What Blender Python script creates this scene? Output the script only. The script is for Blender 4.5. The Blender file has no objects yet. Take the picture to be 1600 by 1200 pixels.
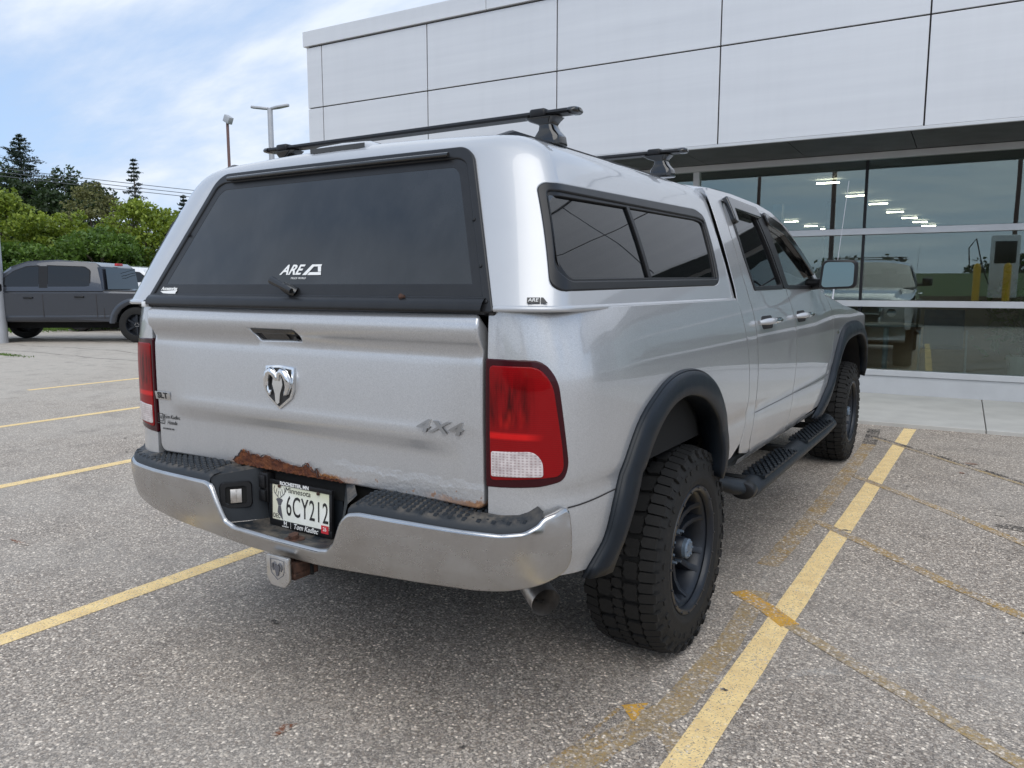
import bpy, bmesh, math, random
import numpy as np
from math import sin, cos, pi, radians
from mathutils import Matrix, Vector, geometry
random.seed(7); rng = np.random.default_rng(7)
S = bpy.context.scene
COL = S.collection

# ------------------------------------------------------------------ camera
cam_d = bpy.data.cameras.new('camera'); cam = bpy.data.objects.new('camera', cam_d); COL.objects.link(cam)
cam.location = (1.9114, -1.72, 1.3811)
cam.rotation_euler = (radians(82.756), radians(0.0), radians(32.2396))
cam_d.sensor_fit = 'HORIZONTAL'; cam_d.sensor_width = 36; cam_d.lens = 36 * 1216.89 / 1600
cam_d.clip_start = .05; cam_d.clip_end = 2000
S.camera = cam

# ------------------------------------------------------------------ sky and sun
SUN_EL, SUN_AZ = radians(52), radians(150)     # azimuth measured clockwise from +Y
world = bpy.data.worlds.new('World'); S.world = world; world.use_nodes = True
wt = world.node_tree; wt.nodes.clear()
def wn(t, **k):
    n = wt.nodes.new(t)
    for a, b in k.items(): setattr(n, a, b)
    return n
sky = wn('ShaderNodeTexSky', sky_type='NISHITA', sun_disc=False, sun_elevation=SUN_EL, sun_rotation=SUN_AZ, air_density=1.0, dust_density=1.2, ozone_density=2.0)
tc = wn('ShaderNodeTexCoord'); sep = wn('ShaderNodeSeparateXYZ'); wt.links.new(tc.outputs['Generated'], sep.inputs[0])
def wm(op, a, b=None, c=None):
    n = wn('ShaderNodeMath', operation=op)
    for i, q in enumerate((a, b, c)):
        if q is None: continue
        if isinstance(q, (int, float)): n.inputs[i].default_value = q
        else: wt.links.new(q, n.inputs[i])
    return n.outputs[0]
zz = wm('ADD', wm('MAXIMUM', sep.outputs[2], 0.0), .22)
cx = wm('DIVIDE', sep.outputs[0], zz); cy = wm('DIVIDE', sep.outputs[1], zz)
comb = wn('ShaderNodeCombineXYZ'); wt.links.new(cx, comb.inputs[0]); wt.links.new(cy, comb.inputs[1])
mp = wn('ShaderNodeMapping'); mp.inputs['Rotation'].default_value = (0, 0, radians(28)); mp.inputs['Scale'].default_value = (.42, .95, 1); mp.inputs['Location'].default_value = (1.3, 4.2, 0)
wt.links.new(comb.outputs[0], mp.inputs[0])
n1 = wn('ShaderNodeTexNoise'); n1.inputs['Scale'].default_value = 1.25; n1.inputs['Detail'].default_value = 8; n1.inputs['Roughness'].default_value = .58; n1.inputs['Distortion'].default_value = .35
wt.links.new(mp.outputs[0], n1.inputs['Vector'])
n2 = wn('ShaderNodeTexNoise'); n2.inputs['Scale'].default_value = 3.6; n2.inputs['Detail'].default_value = 6; n2.inputs['Roughness'].default_value = .6
wt.links.new(mp.outputs[0], n2.inputs['Vector'])
dens = wm('ADD', wm('MULTIPLY', n1.outputs['Fac'], .72), wm('MULTIPLY', n2.outputs['Fac'], .28))
cr = wn('ShaderNodeValToRGB'); cr.color_ramp.elements[0].position = .33; cr.color_ramp.elements[0].color = (.0, .0, .0, 1)
cr.color_ramp.elements[1].position = .55; cr.color_ramp.elements[1].color = (1, 1, 1, 1)
wt.links.new(dens, cr.inputs[0])
cc = wn('ShaderNodeValToRGB'); cc.color_ramp.elements[0].position = .40; cc.color_ramp.elements[0].color = (3.6, 4.3, 5.5, 1)
cc.color_ramp.elements[1].position = .70; cc.color_ramp.elements[1].color = (6.9, 7.3, 7.8, 1)
wt.links.new(dens, cc.inputs[0])
veil = wn('ShaderNodeMixRGB'); veil.inputs[0].default_value = .62; veil.inputs[2].default_value = (3.2, 4.7, 7.2, 1)
wt.links.new(sky.outputs[0], veil.inputs[1])
mx = wn('ShaderNodeMixRGB'); wt.links.new(cr.outputs[0], mx.inputs[0]); wt.links.new(veil.outputs[0], mx.inputs[1]); wt.links.new(cc.outputs[0], mx.inputs[2])
bg = wn('ShaderNodeBackground'); bg.inputs['Strength'].default_value = .085
wt.links.new(mx.outputs[0], bg.inputs[0]); wo = wn('ShaderNodeOutputWorld'); wt.links.new(bg.outputs[0], wo.inputs[0])
sun_d = bpy.data.lights.new('sun', 'SUN'); sun_d.energy = 1.0; sun_d.angle = radians(60); sun_d.color = (1, .96, .9)
sun = bpy.data.objects.new('sun', sun_d); COL.objects.link(sun)
sun.rotation_euler = (radians(90) - SUN_EL, 0, pi - SUN_AZ)
S.view_settings.view_transform = 'Standard'; S.view_settings.look = 'None'; S.view_settings.exposure = 0.9; S.view_settings.gamma = 1
S.view_settings.use_curve_mapping = False
S.render.engine = 'CYCLES'; S.cycles.max_bounces = 10; S.cycles.transparent_max_bounces = 12

# ------------------------------------------------------------------ materials
def NM(name):
    m = bpy.data.materials.new(name); m.use_nodes = True; nt = m.node_tree
    return m, nt, nt.nodes['Principled BSDF']
class G:
    """little node-graph helper"""
    def __init__(s, nt): s.nt = nt
    def n(s, t, ins=None, **k):
        n = s.nt.nodes.new(t)
        for a, b in k.items(): setattr(n, a, b)
        for a, b in (ins or {}).items():
            if isinstance(b, bpy.types.NodeSocket): s.nt.links.new(b, n.inputs[a])
            else: n.inputs[a].default_value = b
        return n
    def co(s, scale=(1, 1, 1), rot=(0, 0, 0), loc=(0, 0, 0), kind='Object'):
        c = s.n('ShaderNodeTexCoord'); return s.n('ShaderNodeMapping', {'Vector': c.outputs[kind], 'Scale': scale, 'Rotation': rot, 'Location': loc}).outputs[0]
    def noise(s, scale, detail=4, rough=.55, vec=None, out='Fac'):
        return s.n('ShaderNodeTexNoise', {'Scale': scale, 'Detail': detail, 'Roughness': rough, 'Vector': vec if vec is not None else s.co()}).outputs[out]
    def ramp(s, fac, *st):
        n = s.n('ShaderNodeValToRGB', {0: fac}); e = n.color_ramp.elements
        while len(e) < len(st): e.new(.5)
        for el, (p_, c) in zip(e, st):
            el.position = p_; el.color = (c, c, c, 1) if isinstance(c, (int, float)) else (*c, 1)
        return n.outputs[0]
    def mix(s, f, a, b, bt='MIX'):
        n = s.n('ShaderNodeMixRGB', {0: f}, blend_type=bt)
        for i, q in ((1, a), (2, b)):
            if isinstance(q, bpy.types.NodeSocket): s.nt.links.new(q, n.inputs[i])
            else: n.inputs[i].default_value = (*q, 1) if len(q) == 3 else q
        return n.outputs[0]
    def m(s, op, a, b=0.0, c=0.0):
        return s.n('ShaderNodeMath', {0: a, 1: b, 2: c}, operation=op).outputs[0]
    def bump(s, h, strength, dist=.01, normal=None):
        d = {'Height': h, 'Strength': strength, 'Distance': dist}
        if normal is not None: d['Normal'] = normal
        return s.n('ShaderNodeBump', d).outputs[0]
    def link(s, a, b): s.nt.links.new(a, b)
def simple(name, col, rough=.5, metal=0, coat=0, spec=.5, nscale=0, namp=.15, bump=0, bscale=200, rvar=0, coatr=.03):
    m, nt, p = NM(name); g = G(nt)
    p.inputs['Base Color'].default_value = (*col, 1); p.inputs['Roughness'].default_value = rough; p.inputs['Metallic'].default_value = metal
    p.inputs['Coat Weight'].default_value = coat; p.inputs['Coat Roughness'].default_value = coatr; p.inputs['Specular IOR Level'].default_value = spec
    if nscale:
        f = g.noise(nscale, 5); a = tuple(min(1, c * (1 - namp)) for c in col); b = tuple(min(1, c * (1 + namp)) for c in col)
        g.link(g.ramp(f, (.3, a), (.7, b)), p.inputs['Base Color'])
        if rvar: g.link(g.ramp(f, (.3, max(0, rough - rvar)), (.7, rough + rvar)), p.inputs['Roughness'])
    if bump: g.link(g.bump(g.noise(bscale, 3), bump, .002), p.inputs['Normal'])
    return m
M = {}
# silver paint with flakes, clear coat and a film of road dust low down
def silver_paint(name, bubbles=False):
    m, nt, p = NM(name); g = G(nt); co = g.co()
    fl = g.n('ShaderNodeTexVoronoi', {'Scale': 700.0, 'Vector': co}).outputs['Color']
    flv = g.n('ShaderNodeSeparateColor', {0: fl}).outputs[0]
    base = g.ramp(flv, (0, (.45, .455, .465)), (1, (.60, .605, .615)))
    sep = g.n('ShaderNodeSeparateXYZ', {0: co})
    low = g.n('ShaderNodeMapRange', {0: sep.outputs[2], 1: .98, 2: .55, 3: 0.0, 4: 1.0}).outputs[0]
    dn = g.ramp(g.noise(9, 6, .65, vec=g.co((1, 1, .35))), (.38, 0.), (.72, 1.))
    dust = g.m('MULTIPLY', g.m('MULTIPLY', low, dn), .42)
    base = g.mix(dust, base, (.30, .275, .24))
    rough = g.m('ADD', .28, g.m('MULTIPLY', dust, .9))
    p.inputs['Metallic'].default_value = .55; p.inputs['Coat Weight'].default_value = 1; p.inputs['Coat IOR'].default_value = 1.62
    cw = g.m('SUBTRACT', 1.0, g.m('MULTIPLY', dust, 1.6)); g.link(cw, p.inputs['Coat Weight'])
    p.inputs['Coat Roughness'].default_value = .015
    nrm = g.bump(g.noise(1.3, 1), .02, .01)
    if bubbles:
        x, z = sep.outputs[0], sep.outputs[2]
        edge = g.m('ADD', z, g.m('MULTIPLY', g.noise(13, 4, .6), -.07))
        mk = g.n('ShaderNodeMapRange', {0: edge, 1: .802, 2: .778, 3: 0., 4: 1.}).outputs[0]
        mk = g.m('MULTIPLY', mk, g.n('ShaderNodeMapRange', {0: x, 1: .08, 2: .2, 3: 0., 4: 1.}).outputs[0])
        bl = g.noise(75, 4, .6); h = g.m('MULTIPLY', mk, g.m('ADD', bl, .7))
        nrm2 = g.bump(h, .32, .005)
        g.link(nrm2, p.inputs['Normal']); g.link(g.bump(h, .2, .004), p.inputs['Coat Normal'])
        e2 = g.m('ADD', z, g.m('MULTIPLY', g.noise(55, 5, .7), -.05))
        rs = g.n('ShaderNodeMapRange', {0: e2, 1: .764, 2: .755, 3: 0., 4: 1.}).outputs[0]
        rx = g.n('ShaderNodeMapRange', {0: x, 1: -.36, 2: -.30, 3: 0., 4: 1.}).outputs[0]
        rx2 = g.ramp(g.m('ADD', x, g.m('MULTIPLY', g.noise(7, 3), .25)), (.30, 1.), (.42, .0), (.60, .0), (.82, .9)); rs = g.m('MULTIPLY', g.m('MULTIPLY', rs, rx), rx2)
        spot = g.m('MULTIPLY', mk, g.ramp(g.noise(38, 2), (.66, 0.), (.70, .8)))
        rs = g.m('MAXIMUM', rs, spot)
        rc_ = g.ramp(g.noise(130, 4), (.3, (.10, .035, .012)), (.6, (.32, .14, .04)), (.8, (.5, .3, .1)))
        base = g.mix(rs, base, rc_); rough = g.m('MAXIMUM', rough, g.m('MULTIPLY', rs, .9))
        g.link(g.m('MULTIPLY', g.m('SUBTRACT', 1.0, rs), .62), p.inputs['Metallic'])
        g.link(g.m('MULTIPLY', g.m('SUBTRACT', 1.0, rs), .6), p.inputs['Coat Weight'])
        rough = g.m('MAXIMUM', rough, .20); p.inputs['Coat Roughness'].default_value = .10
    else: g.link(nrm, p.inputs['Normal'])
    g.link(base, p.inputs['Base Color']); g.link(rough, p.inputs['Roughness'])
    return m
M['silver'] = silver_paint('silver_paint'); M['silver_gate'] = silver_paint('silver_paint_tailgate', True)
M['cap'] = simple('cap_gelcoat', (.47, .48, .495), .36, .35, 1, nscale=4, namp=.03, coatr=.03)
M['plastic'] = simple('grey_black_plastic', (.011, .015, .020), .45, spec=.35, nscale=30, namp=.3, bump=.25, bscale=900, rvar=.06)
def dusty():
    m, nt, p = NM('dusty_black_plastic'); g = G(nt); nz = g.n('ShaderNodeSeparateXYZ', {0: g.n('ShaderNodeNewGeometry').outputs['Normal']}).outputs[2]
    f = g.m('MULTIPLY', g.ramp(nz, (.5, 0.), (.95, 1.)), g.ramp(g.noise(16, 7, .7), (.42, .0), (.68, .75)))
    g.link(g.mix(f, (.011, .015, .020), (.17, .145, .115)), p.inputs['Base Color']); p.inputs['Roughness'].default_value = .55; g.link(g.bump(g.noise(700, 2), .25, .002), p.inputs['Normal']); return m
M['dusty'] = dusty()
M['flare'] = simple('flare_plastic', (.006, .0095, .0145), .42, spec=.32, nscale=12, namp=.25, bump=.2, bscale=700, rvar=.05)
M['blackgloss'] = simple('gloss_black', (.006, .006, .006), .12, coat=.6)
M['blacktrim'] = simple('black_trim', (.009, .009, .010), .40, spec=.35, nscale=40, namp=.2)
M['frame'] = simple('hatch_frame_black', (.012, .0125, .014), .36, spec=.4, nscale=20, namp=.15)
M['rubber'] = simple('rubber', (.018, .018, .019), .7)
M['dark'] = simple('underbody_black', (.003, .003, .003), .9, nscale=20, namp=.4)
M['steelrust'] = simple('rusty_steel', (.06, .028, .018), .85, nscale=45, namp=.6, bump=.5, bscale=120)
M['aluminium'] = simple('brushed_aluminium', (.62, .62, .62), .3, 1, nscale=30, namp=.1, rvar=.08)
M['exhaust'] = simple('exhaust_steel', (.62, .58, .54), .36, .9, nscale=25, namp=.3, rvar=.1)
M['interior'] = simple('truck_interior', (.02, .02, .022), .8)
M['emblem'] = simple('emblem_grey_metal', (.30, .30, .30), .3, .6)
M['chromebright'] = simple('chrome', (.78, .79, .80), .06, 1, nscale=18, namp=.06, rvar=.03)
M['decal_white'] = simple('decal_white', (.78, .78, .76), .5)
M['decal_black'] = simple('decal_black', (.02, .02, .02), .45)
M['decal_grey'] = simple('decal_grey', (.10, .10, .11), .45)
M['decal_red'] = simple('decal_red', (.55, .03, .04), .5)
M['decal_blue'] = simple('decal_blue', (.22, .33, .52), .5)
def chrome_bumper():
    m, nt, p = NM('bumper_chrome'); g = G(nt); p.inputs['Metallic'].default_value = 1
    n = g.noise(6, 7, .62, vec=g.co((1, 1, 1.6))); fine = g.noise(90, 3)
    sep = g.n('ShaderNodeSeparateXYZ', {0: g.co()})
    top = g.n('ShaderNodeMapRange', {0: g.m('ADD', sep.outputs[2], g.m('MULTIPLY', n, .05)), 1: .70, 2: .755, 3: 1., 4: .5}).outputs[0]
    g.link(g.m('ADD', g.m('MULTIPLY', g.ramp(n, (.3, .17), (.75, .36)), top), g.m('MULTIPLY', fine, .05)), p.inputs['Roughness'])
    d = g.m('MULTIPLY', g.ramp(g.noise(5, 6, .7, vec=g.co((1, 1, .6), loc=(3, 1, 0))), (.5, 0.), (.78, .5)), 1.)
    c = g.ramp(n, (.3, (.44, .43, .42)), (.7, (.54, .54, .54)))
    c = g.mix(d, c, (.34, .31, .27))
    # thin rust runs
    vec = g.co((38, 4, 2.2)); run = g.ramp(g.noise(1, 3, .5, vec=vec), (.755, 0.), (.80, .8))
    c = g.mix(run, c, (.25, .10, .03)); g.link(c, p.inputs['Base Color'])
    return m
M['bumper'] = chrome_bumper()
def glass_dark(name, tint=(.012, .015, .018), rough=.03, spec=.8, smudge=0):
    m, nt, p = NM(name); g = G(nt)
    p.inputs['Base Color'].default_value = (*tint, 1); p.inputs['Roughness'].default_value = rough; p.inputs['Specular IOR Level'].default_value = spec; p.inputs['Coat Weight'].default_value = 0
    if smudge:
        n = g.noise(3.2, 7, .62, vec=g.co((1.2, 1, .8), rot=(0, .5, 0)))
        g.link(g.ramp(n, (.35, rough), (.75, rough + smudge)), p.inputs['Roughness'])
        g.link(g.ramp(n, (.42, tint), (.78, tuple(t + .022 for t in tint))), p.inputs['Base Color'])
    g.link(g.bump(g.noise(2.2, 1), .04, .02), p.inputs['Normal'])
    return m
M['glass_hatch'] = glass_dark('hatch_glass', (.008, .012, .017), .05, .62, .14)
M['glass_side'] = glass_dark('side_glass', (.004, .005, .006), .01, .62)
def glass_see(name, tint, refl=1.0, ior=1.5, tintglass=None, wav=0.05):
    m = bpy.data.materials.new(name); m.use_nodes = True; nt = m.node_tree; nt.nodes.clear(); g = G(nt)
    fr = g.n('ShaderNodeFresnel', {'IOR': ior}).outputs[0]
    tr = g.n('ShaderNodeBsdfTransparent', {'Color': (*tint, 1)}).outputs[0]
    nb = g.bump(g.noise(.9, 1), wav, .02)
    gl = g.n('ShaderNodeBsdfGlossy', {'Color': (*(tintglass or (1, 1, 1)), 1), 'Roughness': .005, 'Normal': nb}).outputs[0]
    f = g.m('MINIMUM', g.m('MULTIPLY', fr, refl), 1.0)
    mixs = g.n('ShaderNodeMixShader', {0: f}); g.link(tr, mixs.inputs[1]); g.link(gl, mixs.inputs[2])
    o = g.n('ShaderNodeOutputMaterial'); g.link(mixs.outputs[0], o.inputs[0]); return m
M['glass_cab'] = glass_see('cab_glass', (.30, .36, .35), 1.7)
M['glass_shop'] = glass_see('showroom_glass', (.76, .82, .79), 3.7, 1.5, (.80, .93, .92), .02)
def lens(name, col):
    """moulded red lens: prism ribs, a darker bulb chamber and a clear red bar moulded across it"""
    m, nt, p = NM(name); g = G(nt); co = g.co(); sp_ = g.n('ShaderNodeSeparateXYZ', {0: co}); x, z = g.m('ABSOLUTE', sp_.outputs[0]), sp_.outputs[2]
    def band(q, a, b, c, d): return g.m('MULTIPLY', g.n('ShaderNodeMapRange', {0: q, 1: a, 2: b, 3: 0., 4: 1.}).outputs[0], g.n('ShaderNodeMapRange', {0: q, 1: c, 2: d, 3: 1., 4: 0.}).outputs[0])
    ribs = g.n('ShaderNodeTexWave', {'Scale': 60.0, 'Vector': co, 'Distortion': .2}, wave_type='BANDS', bands_direction='Z').outputs['Fac']
    warp = g.m('ADD', x, g.m('MULTIPLY', g.noise(14, 2), .03))
    ch = g.m('MULTIPLY', band(z, .985, 1.03, 1.11, 1.16), band(warp, .755, .785, .865, .905))
    st = g.ramp(g.noise(1, 3, .6, vec=g.co((55, 55, 6))), (.38, .15), (.62, 1.))
    c = g.mix(g.m('MULTIPLY', ribs, .22), col, tuple(q * .3 for q in col))
    c = g.mix(g.m('MULTIPLY', ch, g.m('MULTIPLY', st, .85)), c, tuple(q * .10 for q in col))
    hot = g.m('MULTIPLY', band(z, .995, 1.01, 1.03, 1.06), g.m('MULTIPLY', band(warp, .79, .80, .86, .875), g.ramp(g.noise(1, 2, .5, vec=g.co((40, 40, 9), loc=(3, 0, 0))), (.45, 0.), (.6, 1.))))
    c = g.mix(g.m('MULTIPLY', hot, .45), c, (.55, .012, .008)); bar = g.m('MULTIPLY', band(z, .968, .974, .984, .991), band(warp, .755, .77, .87, .92))
    c = g.mix(g.m('MULTIPLY', bar, .8), c, (.66, .010, .010)); g.link(c, p.inputs['Base Color'])
    p.inputs['Roughness'].default_value = .5; p.inputs['Coat Weight'].default_value = .45; p.inputs['Coat Roughness'].default_value = .02; p.inputs['Specular IOR Level'].default_value = .05
    g.link(g.bump(g.m('ADD', g.m('MULTIPLY', bar, .6), g.m('MULTIPLY', ribs, .1)), .3, .003), p.inputs['Normal']); return m
M['lens_red'] = lens('tail_lens_red', (.25, .002, .004))
M['lens_deep'] = simple('tail_lens_deep', (.20, .002, .005), .35, coat=1)
M['lens_bright'] = simple('tail_lens_bright', (.62, .006, .008), .4, coat=1)
M['lens_dark'] = simple('tail_lens_border', (.035, .001, .004), .25, coat=.3, spec=.2)
def lens_clear():
    m, nt, p = NM('reverse_lens'); g = G(nt); co = g.co((1, 1, 1))
    w = g.n('ShaderNodeTexWave', {'Scale': 42.0, 'Vector': co}, wave_type='BANDS', bands_direction='Z').outputs['Fac']
    w2 = g.n('ShaderNodeTexWave', {'Scale': 30.0, 'Vector': co}, wave_type='BANDS', bands_direction='X').outputs['Fac']
    n = g.noise(40, 3); g.link(g.mix(g.m('MULTIPLY', g.m('MULTIPLY', w, w2), .7), g.ramp(n, (.3, (.42, .36, .36)), (.6, (.66, .60, .59))), (.22, .12, .12)), p.inputs['Base Color'])
    p.inputs['Roughness'].default_value = .3; p.inputs['Coat Weight'].default_value = 1; return m
M['lens_clear'] = lens_clear()
def tyre_mat(name='tyre_rubber', lum=.012):
    m, nt, p = NM(name); g = G(nt)
    n = g.noise(22, 6, .65); g.link(g.ramp(n, (.3, (lum * .8,) * 3), (.62, (lum * 1.15, lum * 1.12, lum * 1.08)), (.8, (lum * 2.3, lum * 2.1, lum * 1.9))), p.inputs['Base Color'])
    p.inputs['Roughness'].default_value = .75; p.inputs['Specular IOR Level'].default_value = .35
    g.link(g.bump(g.noise(160, 3), .35, .002), p.inputs['Normal']); return m
M['tyre'] = tyre_mat()
M['rim'] = simple('satin_black_wheel', (.011, .014, .020), .38, .25, nscale=14, namp=.35, rvar=.08)
M['hubcap'] = simple('grey_hub_cap', (.13, .17, .22), .4, .3, nscale=40, namp=.3)
def rust_mat():
    m, nt, p = NM('flaking_rust'); g = G(nt); n = g.noise(30, 8, .75); n2 = g.noise(130, 4, .7)
    g.link(g.mix(g.ramp(n2, (.62, 0.), (.75, .6)), g.ramp(n, (.25, (.025, .008, .005)), (.45, (.10, .028, .012)), (.6, (.20, .065, .02)), (.75, (.42, .17, .04))), (.5, .3, .14)), p.inputs['Base Color'])
    p.inputs['Roughness'].default_value = .92; g.link(g.bump(n, 1, .012, g.bump(n2, .8, .004)), p.inputs['Normal']); return m
M['rust'] = rust_mat()
# asphalt
def asphalt(name='asphalt', paint=None, wear=(.45, .6), pc=(.6, .42, .13)):
    m, nt, p = NM(name); g = G(nt)
    c = g.n('ShaderNodeTexCoord').outputs['Object']
    wob = g.n('ShaderNodeTexNoise', {'Scale': 60., 'Vector': c, 'Detail': 2.}).outputs['Color']
    vec = g.n('ShaderNodeVectorMath', {0: c, 1: g.n('ShaderNodeVectorMath', {0: wob, 'Scale': .008}, operation='SCALE').outputs[0]}, operation='ADD').outputs[0]
    v1 = g.n('ShaderNodeTexVoronoi', {'Scale': 118., 'Vector': vec}); v2 = g.n('ShaderNodeTexVoronoi', {'Scale': 240., 'Vector': vec})
    s1 = g.n('ShaderNodeSeparateColor', {0: v1.outputs['Color']}); s2 = g.n('ShaderNodeSeparateColor', {0: v2.outputs['Color']})
    stone = g.ramp(s1.outputs[0], (0, (.09, .083, .08)), (.30, (.20, .19, .182)), (.65, (.34, .325, .31)), (.88, (.50, .48, .455)), (1, (.80, .77, .73)))
    stone = g.mix(g.m('MULTIPLY', s1.outputs[1], .22), stone, (.30, .22, .16))
    small = g.ramp(s2.outputs[0], (0, (.06, .057, .056)), (.5, (.18, .17, .165)), (1, (.42, .40, .385)))
    sel = g.ramp(s1.outputs[2], (.42, 0.), (.46, 1.)); colr = g.mix(sel, small, stone); colr = g.mix(1.0, colr, (1.42, 1.30, 1.15), 'MULTIPLY')
    edge = g.ramp(v1.outputs['Distance'], (.45, 0.), (.80, .6)); colr = g.mix(g.m('MULTIPLY', edge, sel), colr, (.06, .058, .055))
    # large tonal drift, paler beige toward the far left, stains
    big = g.noise(.55, 5, .6, vec=c); mid = g.noise(3.2, 6, .65, vec=c)
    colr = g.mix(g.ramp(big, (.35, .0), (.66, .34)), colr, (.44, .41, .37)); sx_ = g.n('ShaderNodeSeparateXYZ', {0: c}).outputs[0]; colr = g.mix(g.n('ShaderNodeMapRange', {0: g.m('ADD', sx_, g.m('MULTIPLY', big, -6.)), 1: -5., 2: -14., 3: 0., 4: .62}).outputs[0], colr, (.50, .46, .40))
    colr = g.mix(g.ramp(mid, (.50, 0.), (.72, .32)), colr, (.085, .078, .072))
    rs = g.noise(2.1, 3, .5, vec=g.n('ShaderNodeMapping', {'Vector': c, 'Location': (4.3, 7.1, 0), 'Scale': (1.3, 2.2, 1)}).outputs[0])
    colr = g.mix(g.m('MULTIPLY', g.ramp(rs, (.72, 0.), (.78, .5)), g.ramp(g.noise(40, 3, vec=c), (.45, 0.), (.6, 1.))), colr, (.17, .07, .035))
    h = g.m('ADD', g.m('MULTIPLY', g.m('SUBTRACT', 1.0, v1.outputs['Distance']), .8), g.m('MULTIPLY', s1.outputs[1], .5))
    nrm = g.bump(h, .55, .004)
    if paint:
        wn_ = g.m('ADD', g.m('MULTIPLY', g.noise(55, 5, .7, vec=c), .55), g.m('MULTIPLY', g.noise(6, 5, .65, vec=c), .45))
        wn_ = g.m('ADD', wn_, g.m('MULTIPLY', g.m('SUBTRACT', s1.outputs[0], .5), .12))
        k = g.m('MULTIPLY', g.ramp(wn_, (wear[0], 1.), (wear[1], 0.)), g.ramp(s2.outputs[1], (.06, .15), (.16, 1.)))
        pcn = g.ramp(g.noise(12, 5, .6, vec=c), (.3, tuple(q * .82 for q in pc)), (.7, tuple(min(q * 1.12, 1) for q in pc)))
        pcn = g.mix(g.m('MULTIPLY', s1.outputs[2], .28), pcn, tuple(q * .68 for q in pc))
        colr = g.mix(k, colr, pcn)
    g.link(colr, p.inputs['Base Color']); g.link(nrm, p.inputs['Normal']); p.inputs['Roughness'].default_value = .88; p.inputs['Specular IOR Level'].default_value = .3
    return m
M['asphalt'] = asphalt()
M['paint'] = asphalt('yellow_line_paint', True, (.56, .70), (.94, .68, .33))
M['paint_old'] = asphalt('worn_line_paint', True, (.38, .56), (.44, .27, .07))
M['paint_thin'] = asphalt('faint_line_paint', True, (.38, .60), (.42, .29, .12))
M['paint_fresh'] = asphalt('orange_line_paint', True, (.50, .62), (.66, .36, .05))
M['chalk'] = asphalt('chalky_mark', True, (.30, .50), (.46, .44, .41))
M['oil'] = asphalt('oil_spot', True, (.44, .60), (.055, .05, .046))
M['rustspot'] = asphalt('rust_spot', True, (.44, .58), (.22, .075, .03))
M['tar'] = asphalt('tar_line', True, (.45, .60), (.035, .03, .028))
M['concrete'] = simple('concrete', (.46, .45, .42), .85, nscale=2.5, namp=.10, bump=.25, bscale=160)
def panel_mat():
    m, nt, p = NM('metal_wall_panel'); g = G(nt)
    n = g.noise(1.2, 6, .6, vec=g.co((.25, 1, 6))); g.link(g.ramp(n, (.3, (.60, .61, .63)), (.7, (.655, .665, .68))), p.inputs['Base Color'])
    p.inputs['Roughness'].default_value = .42; p.inputs['Metallic'].default_value = .25
    st_ = g.ramp(g.noise(1, 5, .6, vec=g.co((7, 7, .35))), (.45, 1.), (.8, .965)); g.link(g.mix(1.0, g.ramp(n, (.3, (.60, .61, .63)), (.7, (.655, .665, .68))), st_, 'MULTIPLY'), p.inputs['Base Color']); g.link(g.bump(g.noise(.8, 2, vec=g.co((1, 1, 1))), .25, .04), p.inputs['Normal']); return m
M['panel'] = panel_mat()
M['alu_frame'] = simple('window_frame_metal', (.56, .57, .58), .4, .35, nscale=3, namp=.06)
M['soffit'] = simple('dark_soffit', (.045, .046, .046), .5, nscale=4, namp=.35)
M['joint'] = simple('dark_joint', (.03, .026, .026), .8)
M['floor'] = simple('showroom_floor', (.34, .22, .13), .35, nscale=2, namp=.2)
M['wall_in'] = simple('showroom_wall', (.34, .33, .30), .8, nscale=1, namp=.1)
M['ceil_in'] = simple('showroom_ceiling', (.18, .19, .19), .8)
M['column'] = simple('dark_column', (.03, .04, .045), .4)
m, nt, p_ = NM('ceiling_lamp'); p_.inputs['Base Color'].default_value = (.9, .85, .75, 1); p_.inputs['Emission Color'].default_value = (1, .86, .66, 1); p_.inputs['Emission Strength'].default_value = 15; M['lamp'] = m
def grass_mat():
    m, nt, p = NM('grass_turf'); g = G(nt); n = g.noise(3, 6, .7); g.link(g.ramp(n, (.3, (.045, .075, .02)), (.6, (.09, .13, .035)), (.8, (.16, .16, .07))), p.inputs['Base Color']); p.inputs['Roughness'].default_value = .9
    g.link(g.bump(g.noise(60, 3), 1, .03), p.inputs['Normal']); return m
M['grass'] = grass_mat()
def leaf_mat(name, a, b):
    m, nt, p = NM(name); g = G(nt)
    ri = g.n('ShaderNodeNewGeometry').outputs['Random Per Island']; n = g.noise(.9, 3)
    f = g.m('ADD', g.m('MULTIPLY', ri, .6), g.m('MULTIPLY', n, .5))
    g.link(g.ramp(f, (.2, a), (.8, b)), p.inputs['Base Color']); p.inputs['Roughness'].default_value = .55
    try: p.inputs['Subsurface Weight'].default_value = 0
    except Exception: pass
    tl = g.n('ShaderNodeBsdfTranslucent', {'Color': (*b, 1)}); ms = g.n('ShaderNodeMixShader', {0: .3}); out = nt.nodes['Material Output']
    g.link(p.outputs[0], ms.inputs[1]); g.link(tl.outputs[0], ms.inputs[2]); g.link(ms.outputs[0], out.inputs[0]); return m
M['leaf_yellow'] = leaf_mat('leaf_yellow_green', (.065, .115, .012), (.28, .35, .04))
M['leaf_mid'] = leaf_mat('leaf_mid_green', (.035, .08, .012), (.13, .22, .03))
M['leaf_dark'] = leaf_mat('leaf_dark_green', (.014, .032, .012), (.045, .075, .022))
M['leaf_olive'] = leaf_mat('leaf_olive', (.09, .10, .03), (.20, .20, .07))
M['needle'] = leaf_mat('needle_green', (.010, .022, .016), (.03, .055, .03))
M['bark'] = simple('bark', (.07, .055, .04), .9, nscale=8, namp=.4, bump=.6, bscale=20)
M['pole'] = simple('pole_galvanised', (.42, .43, .45), .5, .3, nscale=3, namp=.08)
M['polebrown'] = simple('pole_brown', (.16, .09, .08), .6)
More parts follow.
